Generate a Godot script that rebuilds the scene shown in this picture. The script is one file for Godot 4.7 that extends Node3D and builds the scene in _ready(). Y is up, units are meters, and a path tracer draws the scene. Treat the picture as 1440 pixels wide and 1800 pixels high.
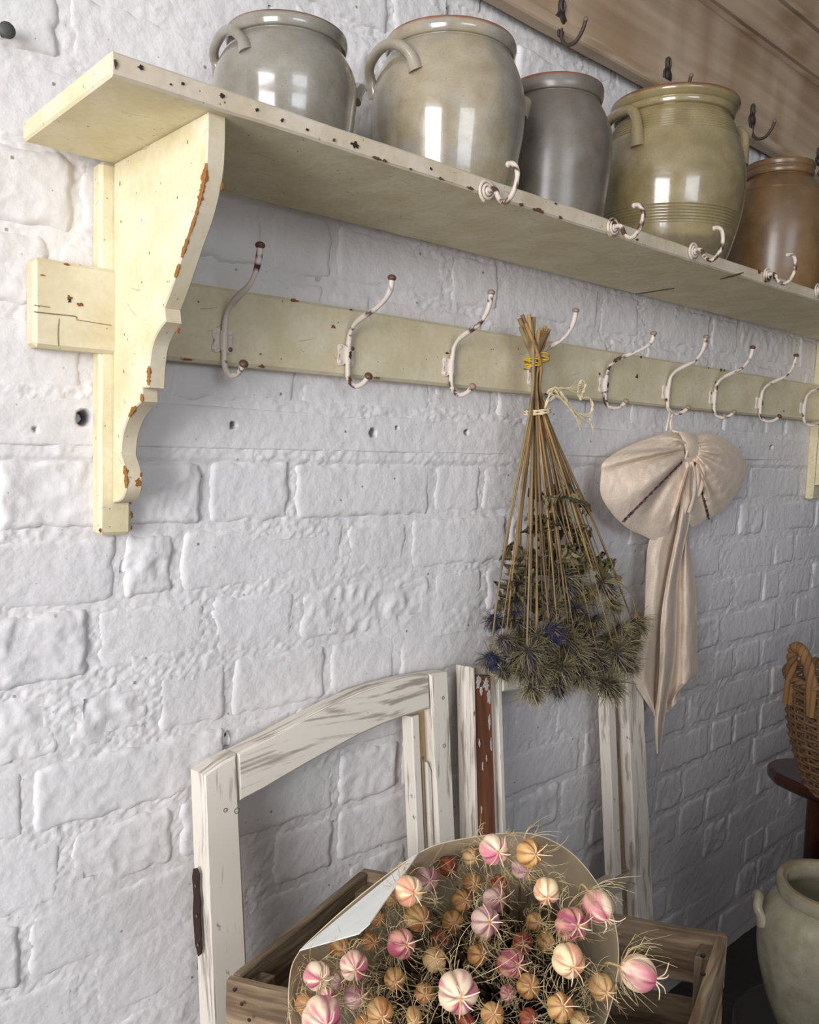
extends Node3D
# A whitewashed brick wall with a painted hook shelf, stoneware jars, dried flowers and old window sashes.

const F := 1469.0                       # focal length in pixels of the 1440 x 1800 frame
var eye := Vector3(0, 1.3, 0.9753)
var look := Basis()
var N1 := FastNoiseLite.new()
var N2 := FastNoiseLite.new()
var N3 := FastNoiseLite.new()
var rng := RandomNumberGenerator.new()
var M := {}
var used := {}

# ---------------------------------------------------------------- measuring
func ray(u: float, v: float) -> Vector3:
	return look * Vector3((u - 720.0) / F, (900.0 - v) / F, -1.0)
func pz(u: float, v: float, z: float) -> Vector3:
	var d := ray(u, v)
	return eye + d * ((z - eye.z) / d.z)
func py(u: float, v: float, y: float) -> Vector3:
	var d := ray(u, v)
	return eye + d * ((y - eye.y) / d.y)
func pd(u: float, v: float, depth: float) -> Vector3:
	return eye + ray(u, v) * depth
func zs(list: Array, z: float) -> Array:
	var o := []
	for p in list:
		o.append(pz(p[0], p[1], z + (p[2] if p.size() > 2 else 0.0)))
	return o
func lin(r: float, g: float, b: float) -> Color:
	return Color(r / 255.0, g / 255.0, b / 255.0).srgb_to_linear()
func sm(a: float, b: float, x: float) -> float:
	var t := clampf((x - a) / (b - a), 0, 1)
	return t * t * (3 - 2 * t)
func rr(a: float, b: float) -> float:
	return rng.randf_range(a, b)

# ---------------------------------------------------------------- mesh building
class MB:
	var v := PackedVector3Array()
	var n := PackedVector3Array()
	var c := PackedColorArray()
	var t := PackedVector2Array()
	var ix := PackedInt32Array()

	# a smooth sheet: w columns (to the right) and h rows (upwards) as seen from outside
	func grid(P: PackedVector3Array, w: int, h: int, col = Color.WHITE, seam_u := false, uv = null, seam_v := false) -> void:
		var b := v.size()
		var nn := PackedVector3Array()
		nn.resize(P.size())
		for j in h - 1:
			for i in w - 1:
				var a := j * w + i
				var d := a + w
				var q := (P[d + 1] - P[a]).cross(P[d] - P[a + 1])
				nn[a] += q
				nn[a + 1] += q
				nn[d] += q
				nn[d + 1] += q
				ix.append_array(PackedInt32Array([b + a, b + d, b + d + 1, b + a, b + d + 1, b + a + 1]))
		if seam_u:
			for j in h:
				var s := nn[j * w] + nn[j * w + w - 1]
				nn[j * w] = s
				nn[j * w + w - 1] = s
		if seam_v:
			for i in w:
				var s := nn[i] + nn[(h - 1) * w + i]
				nn[i] = s
				nn[(h - 1) * w + i] = s
		for k in P.size():
			v.append(P[k])
			n.append(nn[k].normalized())
			c.append(col[k] if col is PackedColorArray else col)
			t.append(uv[k] if uv != null else Vector2(P[k].x, P[k].y))

	func tri(a: Vector3, b: Vector3, d: Vector3, col: Color, ua := Vector2.ZERO, ub := Vector2.ZERO, ud := Vector2.ZERO) -> void:
		var m := (d - a).cross(b - a).normalized()
		var s := v.size()
		v.append_array(PackedVector3Array([a, b, d]))
		n.append_array(PackedVector3Array([m, m, m]))
		c.append_array(PackedColorArray([col, col, col]))
		t.append_array(PackedVector2Array([ua, ub, ud]))
		ix.append_array(PackedInt32Array([s, s + 1, s + 2]))

	func quad(bl: Vector3, tl: Vector3, tr: Vector3, br: Vector3, col: Color, u: Array = []) -> void:
		var w := u
		if w.is_empty():
			w = [Vector2(0, 0), Vector2(0, 0.1), Vector2(0.1, 0.1), Vector2(0.1, 0)]
		tri(bl, tl, tr, col, w[0], w[1], w[2])
		tri(bl, tr, br, col, w[0], w[2], w[3])

	# closed rings joined one to the next with hard edges, the ends closed
	func loft(R: Array, col: Color, off := Vector2.ZERO) -> void:
		var k: int = R[0].size()
		var along := 0.0
		for s in R.size() - 1:
			var A = R[s]
			var B = R[s + 1]
			var step: float = (A[0] - B[0]).length()
			var round := 0.0
			for i in k:
				var j := (i + 1) % k
				var wide: float = (A[i] - A[j]).length()
				quad(A[i], A[j], B[j], B[i], col, [off + Vector2(along, round), off + Vector2(along, round + wide), off + Vector2(along + step, round + wide), off + Vector2(along + step, round)])
				round += wide
			along += step
		for e in 2:
			var Q = R[0] if e == 0 else R[-1]
			var m := Vector3.ZERO
			for q in Q:
				m += q / float(k)
			for i in k:
				var j := (i + 1) % k
				if e == 0:
					tri(m, Q[j], Q[i], col, off, off + Vector2(0.0, 0.02), off + Vector2(0.02, 0.0))
				else:
					tri(m, Q[i], Q[j], col, off, off + Vector2(0.0, 0.02), off + Vector2(0.02, 0.0))

	# a board of length L (x), height H (y), thickness T (z), its edges chamfered; old and not quite true when wob > 0
	func board(L: float, H: float, T: float, xf: Transform3D, bev: float, col: Color, off := Vector2.ZERO, wob := 0.0, noise: FastNoiseLite = null) -> void:
		var segs := 1 if wob == 0.0 else maxi(2, int(L / 0.02))
		var rings := []
		var xs := [-L / 2]
		for s in segs + 1:
			xs.append(-L / 2 + bev + (L - 2 * bev) * s / segs)
		xs.append(L / 2)
		for q in xs.size():
			var i := bev if q == 0 or q == xs.size() - 1 else 0.0
			var y := H / 2 - i
			var z := T / 2 - i
			var b := bev * (0.5 if i > 0 else 1.0)
			var ring := PackedVector3Array()
			for p in [[-y, z - b], [-y + b, z], [y - b, z], [y, z - b], [y, -z + b], [y - b, -z], [-y + b, -z], [-y, -z + b]]:
				var w := Vector3(xs[q], p[0], p[1])
				if wob > 0.0:
					w += Vector3(0, noise.get_noise_3d(w.x * 900, w.y * 2000 + 50, w.z * 2000) * wob, noise.get_noise_3d(w.x * 900 + 400, w.y * 2000, w.z * 2000) * wob)
				ring.append(xf * w)
			rings.append(ring)
		loft(rings, col, off)

	func tube(P: Array, rad, segs: int, col = Color.WHITE, cap := true) -> void:
		var h := P.size()
		var pts := PackedVector3Array()
		var cols := PackedColorArray()
		var uvs := PackedVector2Array()
		var tan: Vector3 = (P[1] - P[0]).normalized()
		var side := tan.cross(Vector3.UP if absf(tan.y) < 0.9 else Vector3.RIGHT).normalized()
		var run := 0.0
		for j in h:
			var nt: Vector3 = (P[mini(j + 1, h - 1)] - P[maxi(j - 1, 0)]).normalized()
			side = (side - nt * side.dot(nt)).normalized()
			var up := nt.cross(side)
			var r: float = rad if rad is float else rad[j]
			if j > 0:
				run += (P[j] - P[j - 1]).length()
			for i in segs + 1:
				var a := TAU * i / segs
				pts.append(P[j] + (side * cos(a) - up * sin(a)) * r)
				uvs.append(Vector2(run, float(i) / segs * 0.03))
				cols.append(col if col is Color else col[j * (segs + 1) + i] if col.size() > h else col[j])
		grid(pts, segs + 1, h, cols, true, uvs)
		if cap:
			for e in 2:
				var j := 0 if e == 0 else h - 1
				var m: Vector3 = P[j]
				for i in segs:
					var a := pts[j * (segs + 1) + i]
					var b := pts[j * (segs + 1) + i + 1]
					var cc := cols[j * (segs + 1) + i]
					if e == 0:
						tri(m, a, b, cc)
					else:
						tri(m, b, a, cc)

	func ball(at: Vector3, r: Vector3, col: Color, w := 12, h := 8, basis := Basis()) -> void:
		var pts := PackedVector3Array()
		for j in h + 1:
			var p := -PI / 2 + PI * j / h
			for i in w + 1:
				var a := TAU * i / w
				pts.append(at + basis * Vector3(cos(p) * sin(a) * r.x, sin(p) * r.y, cos(p) * cos(a) * r.z))
		grid(pts, w + 1, h + 1, col, true)

	# a small irregular flake lying on a surface
	func flake(at: Vector3, right: Vector3, up: Vector3, sx: float, sy: float, rnd: RandomNumberGenerator, col: Color, lift := 0.0004) -> void:
		var m := right.cross(up).normalized() * lift
		var k := 15
		var P := []
		for i in k:
			var a := TAU * i / k
			var r := rnd.randf_range(0.38, 1.05)
			P.append(at + m + right * cos(a) * sx * r + up * sin(a) * sy * r)
		for i in k:
			tri(at + m * 1.2, P[(i + 1) % k], P[i], col)
			tri(P[i], P[(i + 1) % k], P[(i + 1) % k] - m * 1.6, col)
			tri(P[i], P[(i + 1) % k] - m * 1.6, P[i] - m * 1.6, col)

	func mesh() -> ArrayMesh:
		var a := []
		a.resize(Mesh.ARRAY_MAX)
		a[Mesh.ARRAY_VERTEX] = v
		a[Mesh.ARRAY_NORMAL] = n
		a[Mesh.ARRAY_COLOR] = c
		a[Mesh.ARRAY_TEX_UV] = t
		a[Mesh.ARRAY_INDEX] = ix
		var m := ArrayMesh.new()
		m.add_surface_from_arrays(Mesh.PRIMITIVE_TRIANGLES, a)
		return m

func spline(P: Array, per: int) -> Array:
	var o := []
	for i in P.size() - 1:
		var a = P[maxi(i - 1, 0)]
		var d = P[mini(i + 2, P.size() - 1)]
		for s in per:
			var t := float(s) / per
			o.append(P[i].cubic_interpolate(P[i + 1], a, d, t))
	o.append(P[-1])
	return o
func inset(poly: PackedVector2Array, d: float) -> PackedVector2Array:
	var o := PackedVector2Array()
	var k := poly.size()
	for i in k:
		var a := (poly[i] - poly[(i + k - 1) % k]).normalized()
		var b := (poly[(i + 1) % k] - poly[i]).normalized()
		var na := Vector2(-a.y, a.x)
		var nb := Vector2(-b.y, b.x)
		var m := (na + nb)
		m = m / maxf(m.length_squared() * 0.5, 0.6)
		o.append(poly[i] + m * d)
	return o
# a flat shape (anticlockwise) given thickness along its third axis, chamfered; put(x, y, z) places it
func prism(mb: MB, poly: PackedVector2Array, z0: float, z1: float, bev: float, xf: Transform3D, col: Color, colside = null, grain_y := false) -> void:
	var inn := inset(poly, bev)
	var R := []
	for s in [[inn, z0], [poly, z0 + bev], [poly, z1 - bev], [inn, z1]]:
		var ring := PackedVector3Array()
		for p in s[0]:
			ring.append(xf * Vector3(p.x, p.y, s[1]))
		R.append(ring)
	var run := 0.0
	var k := poly.size()
	var cs: Color = col if colside == null else colside
	for i in k:
		var j := (i + 1) % k
		var w := (poly[i] - poly[j]).length()
		for s in 3:
			var U := [Vector2(run, s * 0.01), Vector2(run + w, s * 0.01), Vector2(run + w, s * 0.01 + 0.02), Vector2(run, s * 0.01 + 0.02)]
			mb.quad(R[s][i], R[s][j], R[s + 1][j], R[s + 1][i], cs, U)
		run += w
	var T := Geometry2D.triangulate_polygon(inn)
	for q in range(0, T.size(), 3):
		var a := T[q]
		var b := T[q + 1]
		var d := T[q + 2]
		if (inn[b] - inn[a]).cross(inn[d] - inn[a]) < 0:
			var e := b
			b = d
			d = e
		var U := [inn[a], inn[b], inn[d]]
		if grain_y:
			U = [Vector2(inn[a].y, inn[a].x), Vector2(inn[b].y, inn[b].x), Vector2(inn[d].y, inn[d].x)]
		mb.tri(R[3][a], R[3][d], R[3][b], col, U[0], U[2], U[1])
		mb.tri(R[0][a], R[0][b], R[0][d], col, U[0], U[1], U[2])

# ---------------------------------------------------------------- nodes
func numbered(called: String) -> String:
	if not used.has(called):
		used[called] = 0
		return called
	used[called] += 1
	return "%s_%03d" % [called, used[called]]
func tag(o: Node, label := "", category := "", group := "", kind := "") -> Node:
	if label:
		o.set_meta("label", label)
	if category:
		o.set_meta("category", category)
	if group:
		o.set_meta("group", group)
	if kind:
		o.set_meta("kind", kind)
	return o
func thing(called: String, label: String, category: String, group := "") -> Node3D:
	var o := Node3D.new()
	o.name = numbered(called)
	add_child(o, true)
	tag(o, label, category, group)
	return o
func sub(called: String, parent: Node) -> Node3D:
	var o := Node3D.new()
	o.name = called
	parent.add_child(o, true)
	return o
func put(called: String, mb, m: Material, parent: Node = self) -> MeshInstance3D:
	var o := MeshInstance3D.new()
	o.name = numbered(called) if parent == self else called
	o.mesh = mb.mesh() if mb is MB else mb
	o.material_override = m
	o.cast_shadow = GeometryInstance3D.SHADOW_CASTING_SETTING_ON
	parent.add_child(o, true)
	return o
# measures are taken in the world; a thing's own node stands at its base, so its parts move back by that much
func settle(o: Node3D, base: Vector3) -> void:
	for k in o.get_children():
		k.position -= base
	o.position = base

# ---------------------------------------------------------------- materials
func material(called: String, rough: float, tex: Texture2D = null, scale := 1.0, o := {}) -> StandardMaterial3D:
	var m := StandardMaterial3D.new()
	m.resource_name = called
	m.vertex_color_use_as_albedo = true
	m.roughness = rough
	m.cull_mode = BaseMaterial3D.CULL_DISABLED
	m.uv1_scale = Vector3(scale, scale, scale)
	if tex:
		m.albedo_texture = tex
	if o.has("tri"):
		m.uv1_triplanar = true
		m.uv1_world_triplanar = o.tri == "world"
	if o.has("bump"):
		m.heightmap_enabled = true
		m.heightmap_texture = o.bump
		m.heightmap_scale = o.depth
	if o.has("coat"):
		m.clearcoat_enabled = true
		m.clearcoat = o.coat
		m.clearcoat_roughness = o.get("coat_rough", 0.1)
	if o.has("spec"):
		m.metallic_specular = o.spec
	if o.has("metal"):
		m.metallic = o.metal
	if o.has("back"):
		m.backlight_enabled = true
		m.backlight = o.back
	if o.has("rim"):
		m.rim_enabled = true
		m.rim = o.rim
	M[called] = m
	return m
func noise_tex(seed_: int, size: int, freq: float, kind := FastNoiseLite.TYPE_SIMPLEX_SMOOTH, oct := 4, ramp = null) -> NoiseTexture2D:
	var f := FastNoiseLite.new()
	f.seed = seed_
	f.noise_type = kind
	f.frequency = freq
	f.fractal_octaves = oct
	var t := NoiseTexture2D.new()
	t.width = size
	t.height = size
	t.seamless = true
	t.noise = f
	if ramp:
		t.color_ramp = ramp
	return t
func ramp(list: Array) -> Gradient:
	var g := Gradient.new()
	var off := PackedFloat32Array()
	var col := PackedColorArray()
	for p in list:
		off.append(p[0])
		col.append(p[1])
	g.offsets = off
	g.colors = col
	return g
# grain runs along u; light where the wood is sound, dark in the open grain; paint worn by `bare` shows `under`
func wood_image(w: int, h: int, seed_: int, dark: Color, light: Color, cover: Color, bare: float) -> ImageTexture:
	var a := FastNoiseLite.new()
	a.seed = seed_
	a.frequency = 0.02
	a.fractal_octaves = 4
	var im := Image.create(w, h, false, Image.FORMAT_RGB8)
	for y in h:
		# the sheet wraps round: noise is taken on a ring across it
		var ay := TAU * y / h
		var cy := cos(ay) * h / TAU
		var sy := sin(ay) * h / TAU
		for x in w:
			var ax := TAU * x / w
			var cx := cos(ax) * w / TAU * 0.045
			var g := a.get_noise_3d(cx + cy * 1.3, sy * 1.3, sin(ax) * w / TAU * 0.045)
			var g2 := a.get_noise_3d(cx * 3.0 + cy * 5.0, sy * 5.0, sin(ax) * w / TAU * 0.14 + 90.0)
			var k := clampf(0.5 + g * 0.9 + g2 * 0.55, 0, 1)
			var col := dark.lerp(light, k)
			if bare < 1.0:
				var wear := a.get_noise_3d(cx * 8.0 + cy * 0.9 + 300.0, sy * 0.9, sin(ax) * w / TAU * 0.3) + g2 * 0.5
				var s := sm(bare - 0.06, bare + 0.06, wear)
				col = cover.lerp(col, s)
				col = col.lerp(dark, (1.0 - s) * sm(0.16, 0.55, -g2 - g * 0.5) * 0.42)
			im.set_pixel(x, y, col)
	return ImageTexture.create_from_image(im)
# near white, to be multiplied: faint clouds, specks and scratches
func grime_image(size: int, seed_: int, cloud: float, specks: int, speck: Color, scratches: int, tint := Color(0.86, 0.82, 0.70)) -> ImageTexture:
	var f := FastNoiseLite.new()
	f.seed = seed_
	f.frequency = 0.006
	f.fractal_octaves = 5
	var base := f.get_seamless_image(size, size)
	f.frequency = 0.05
	f.seed = seed_ + 7
	var fine := f.get_seamless_image(size, size)
	var im := Image.create(size, size, false, Image.FORMAT_RGB8)
	for y in size:
		for x in size:
			var k := base.get_pixel(x, y).r
			var e := fine.get_pixel(x, y).r
			im.set_pixel(x, y, Color.WHITE.lerp(tint, clampf((1.0 - k) * cloud * 1.5, 0, 1)).darkened((1.0 - e) * 0.12 * cloud))
	var r := RandomNumberGenerator.new()
	r.seed = seed_
	for s in specks:
		var x := r.randi_range(2, size - 3)
		var y := r.randi_range(2, size - 3)
		var rad := r.randf_range(0.5, 2.2) * r.randf()
		for dy in range(-2, 3):
			for dx in range(-2, 3):
				if dx * dx + dy * dy <= rad * rad + 0.3:
					im.set_pixel(posmod(x + dx, size), posmod(y + dy, size), im.get_pixel(posmod(x + dx, size), posmod(y + dy, size)).lerp(speck, r.randf_range(0.5, 0.95)))
	for s in scratches:
		var x := r.randf_range(0, size)
		var y := r.randf_range(0, size)
		var a := r.randf_range(-0.5, 0.5)
		for q in r.randi_range(6, 50):
			x += cos(a)
			y += sin(a)
			a += r.randf_range(-0.1, 0.1)
			var px := posmod(int(x), size)
			var qy := posmod(int(y), size)
			im.set_pixel(px, qy, im.get_pixel(px, qy).lerp(speck, 0.45))
	return ImageTexture.create_from_image(im)
func weave_image(size: int) -> ImageTexture:
	var im := Image.create(size, size, false, Image.FORMAT_RGB8)
	var f := FastNoiseLite.new()
	f.seed = 5
	f.frequency = 0.03
	for y in size:
		for x in size:
			var a := 0.5 + 0.5 * sin(TAU * x / 6.0)
			var b := 0.5 + 0.5 * sin(TAU * y / 6.0)
			var k := 0.90 + 0.07 * (a if (x / 6 + y / 6) % 2 == 0 else b) + f.get_noise_2d(x * 0.3, y * 6.0) * 0.03 + f.get_noise_2d(x * 6.0 + 500, y * 0.3) * 0.03
			im.set_pixel(x, y, Color(k, k, k))
	return ImageTexture.create_from_image(im)

func make_materials() -> void:
	N1.seed = 3
	N1.frequency = 0.01
	N1.fractal_octaves = 4
	N2.seed = 17
	N2.frequency = 0.01
	N2.fractal_type = FastNoiseLite.FRACTAL_RIDGED
	N2.fractal_octaves = 3
	N3.seed = 29
	N3.frequency = 0.01
	N3.fractal_octaves = 2
	rng.seed = 11
	var wall_bump := noise_tex(4, 1024, 0.02, FastNoiseLite.TYPE_SIMPLEX_SMOOTH, 5)
	material("white_paint", 0.55, grime_image(512, 21, 0.10, 60, Color(0.45, 0.42, 0.38), 0, Color(0.93, 0.92, 0.90)), 1.7, {"tri": "world", "bump": wall_bump, "depth": 0.16, "spec": 0.3})
	material("plaster", 0.75, null, 1.0, {"tri": "world", "bump": wall_bump, "depth": 0.3})
	material("floor_stone", 0.8, null, 1.0, {"tri": "world", "bump": wall_bump, "depth": 0.3})
	var paint := grime_image(1024, 33, 0.45, 420, Color(0.33, 0.25, 0.16), 70)
	material("cream_paint", 0.50, paint, 1.7, {"tri": "own", "bump": noise_tex(8, 512, 0.03), "depth": 0.05, "spec": 0.45})
	material("chipped", 0.8, noise_tex(9, 256, 0.05, FastNoiseLite.TYPE_SIMPLEX_SMOOTH, 3, ramp([[0.0, Color(0.6, 0.6, 0.6)], [1.0, Color.WHITE]])), 30.0, {"tri": "own"})
	material("hook_paint", 0.45, null)
	material("iron", 0.6, null, 1.0, {"metal": 0.4})
	var glaze := grime_image(1024, 44, 0.55, 900, Color(0.20, 0.14, 0.10), 16, Color(0.80, 0.76, 0.68))
	var ripple := noise_tex(12, 512, 0.012, FastNoiseLite.TYPE_SIMPLEX_SMOOTH, 3)
	material("glaze", 0.22, glaze, 4.0, {"tri": "own", "bump": ripple, "depth": 0.06, "coat": 0.7, "coat_rough": 0.07})
	material("matt_glaze", 0.38, glaze, 4.0, {"tri": "own", "bump": ripple, "depth": 0.06, "coat": 0.35, "coat_rough": 0.2})
	var sash := wood_image(1024, 256, 51, Color(0.34, 0.29, 0.25), Color(0.60, 0.53, 0.46), Color(0.95, 0.93, 0.90), 0.74)
	material("sash_paint", 0.62, sash, 3.4, {"bump": sash, "depth": 0.12})
	var grain := wood_image(1024, 256, 52, Color(0.55, 0.52, 0.5), Color(1, 0.98, 0.95), Color.WHITE, 2.0)
	var soft := wood_image(512, 256, 62, Color(0.80, 0.77, 0.74), Color(1, 0.99, 0.97), Color.WHITE, 2.0)
	material("bare_wood", 0.75, grain, 2.2, {"bump": grain, "depth": 0.12})
	var old := wood_image(1024, 256, 58, Color(0.62, 0.57, 0.52), Color(1.0, 0.98, 0.95), Color(1.0, 0.98, 0.95), 2.0)
	material("crate_wood", 0.85, old, 5.5, {"bump": old, "depth": 0.2})
	material("rack_wood", 0.5, soft, 1.1, {"bump": grain, "depth": 0.06})
	material("dark_wood", 0.32, grain, 1.5, {"coat": 0.3})
	material("linen", 0.9, weave_image(384), 11.0, {"rim": 0.08, "bump": noise_tex(13, 512, 0.02), "depth": 0.05})
	material("fibre", 0.85, null)
	material("stem", 0.7, null)
	material("leaf", 0.8, null, 1.0, {"back": Color(0.25, 0.22, 0.12)})
	material("paper", 0.8, noise_tex(14, 256, 0.02, FastNoiseLite.TYPE_SIMPLEX_SMOOTH, 4, ramp([[0.0, Color(0.93, 0.92, 0.9)], [1.0, Color.WHITE]])), 6.0, {"tri": "own", "back": Color(0.18, 0.17, 0.15)})
	material("pod", 0.5, null, 1.0, {"back": Color(0.12, 0.1, 0.08)})

# ---------------------------------------------------------------- the wall
const PITCH := 0.0887
var bricks := []                        # [centre x, centre y, half width, half height, seed, roughness, tilt x, tilt y, proud]
func sees(x: float, y: float, z: float) -> bool:
	var d := (Vector3(x, y, z) - eye) * look
	if d.z > -0.05:
		return false
	var u := 720 - F * d.x / d.z
	var v := 900 + F * d.y / d.z
	return u > -22 and u < 1462 and v > -22 and v < 1822
func broad(x: float, y: float) -> float:
	return N1.get_noise_2d(x * 160, y * 160) * 0.004 + N1.get_noise_2d(x * 600 + 90, y * 600) * 0.0010
func mortar_z(x: float, y: float) -> float:
	var lumps := N2.get_noise_2d(x * 2600, y * 2600)
	var fine := N1.get_noise_2d(x * 9500, y * 9500)
	var full := N1.get_noise_2d(x * 420 + 31, y * 420)
	var crusty := sm(-0.2, 0.35, N1.get_noise_2d(x * 300 + 500, y * 300))
	return broad(x, y) - 0.0014 + lumps * (0.0006 + 0.0009 * crusty) + fine * (0.0006 + 0.0019 * crusty) + full * 0.0040
func brick_d(b: Array, x: float, y: float) -> float:
	var px: float = x - b[0] + N1.get_noise_2d(x * 2400, y * 2400 + b[4]) * 0.0062
	var qy: float = y - b[1] + N1.get_noise_2d(x * 2400 + 777, y * 2400 + b[4]) * 0.0056
	var r := 0.007
	var qx: float = absf(px) - (b[2] - r)
	var q: float = absf(qy) - (b[3] - r)
	return r - (Vector2(maxf(qx, 0), maxf(q, 0)).length() + minf(maxf(qx, q), 0))
func brick_z(b: Array, x: float, y: float, d: float) -> float:
	var lump := N1.get_noise_3d(x * 1500, y * 1500, b[4] * 3.0)
	var crust := N2.get_noise_2d(x * 1900, y * 1900 + b[4])
	var face: float = broad(x, y) + b[8] + (x - b[0]) * b[6] + (y - b[1]) * b[7] + lump * (0.0008 + b[5] * 0.004) + (crust * 0.004 * b[5] if b[5] > 0 else 0.0)
	var s := clampf((d + 0.005) / 0.013, 0, 1)
	s = 1 - pow(1 - s, 2.6)
	return lerpf(-0.0095, face, s)

func lay_bricks() -> void:
	var known := {0: [0.518, 0.650, 0.918, 1.033, 1.981, 2.265], 1: [0.207, 0.406, 0.480, 0.747, 0.873, 1.942, 2.075, 2.372], 2: [0.373, 0.526, 0.665, 0.927, 1.050, 1.869, 2.140], 3: [0.338, 0.451, 0.558, 0.721, 0.857, 1.937, 2.092, 2.191, 2.381], 4: [0.299, 0.557, 1.890, 2.183], 5: [0.341, 0.483, 0.742, 0.870, 1.264, 1.973, 2.110], 6: [0.293, 0.628, 1.358, 1.761, 1.889, 2.179], 7: [0.368, 0.493, 1.294, 1.985, 2.123], -1: [0.657, 0.911, 1.055, 1.451, 1.711, 2.151], -2: [0.329, 0.700, 0.785, 1.020, 1.110], -3: [0.936, 1.057, 1.337, 1.471, 1.750, 1.880, 2.197], -7: [0.915, 1.065, 1.282], -8: [0.60, 0.99]}
	for k in range(-13, 15):
		var low: float = 1.262 - PITCH * (k + 1) + 0.009 if k >= 0 else 1.339 + 0.0895 * (-k - 1)
		var high := low + PITCH - 0.0105
		if low < 0:
			continue
		var J := [-0.02 - rr(0, 0.2)]
		J.append_array(known.get(k, []))
		J.append(3.2 + rr(0, 0.2))
		var joints := []
		var head := rng.randf() < 0.5
		for i in J.size() - 1:
			joints.append(J[i])
			var gap: float = J[i + 1] - J[i]
			if gap > 0.34:
				var widths := []
				var sum := 0.0
				while sum < gap - 0.06:
					var w := 0.118 if head else 0.245
					head = not head
					widths.append(w * rr(0.93, 1.07))
					sum += widths[-1]
				var x: float = J[i]
				for q in widths.size() - 1:
					x += widths[q] * gap / sum
					joints.append(x)
			else:
				head = gap > 0.18
		joints.append(J[-1])
		for i in joints.size() - 1:
			var a: float = joints[i] + 0.0065
			var b: float = joints[i + 1] - 0.0065
			var cx := (a + b) / 2
			var cy := (low + high) / 2
			if sees(a, cy, 0) or sees(cx, cy, 0) or sees(b, cy, 0):
				var rough := 0.0
				if rng.randf() < 0.16:
					rough = rr(0.25, 0.8)
				if (k == 3 and absf(cx - 0.39) < 0.05) or (k == 1 and absf(cx - 0.44) < 0.05):
					rough = 1.0
				bricks.append([cx, cy, (b - a) / 2, (high - low) / 2 - rr(0, 0.0015), rr(0, 900), rough, rr(-0.012, 0.012), rr(-0.03, 0.03), rr(-0.0012, 0.0024)])

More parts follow.
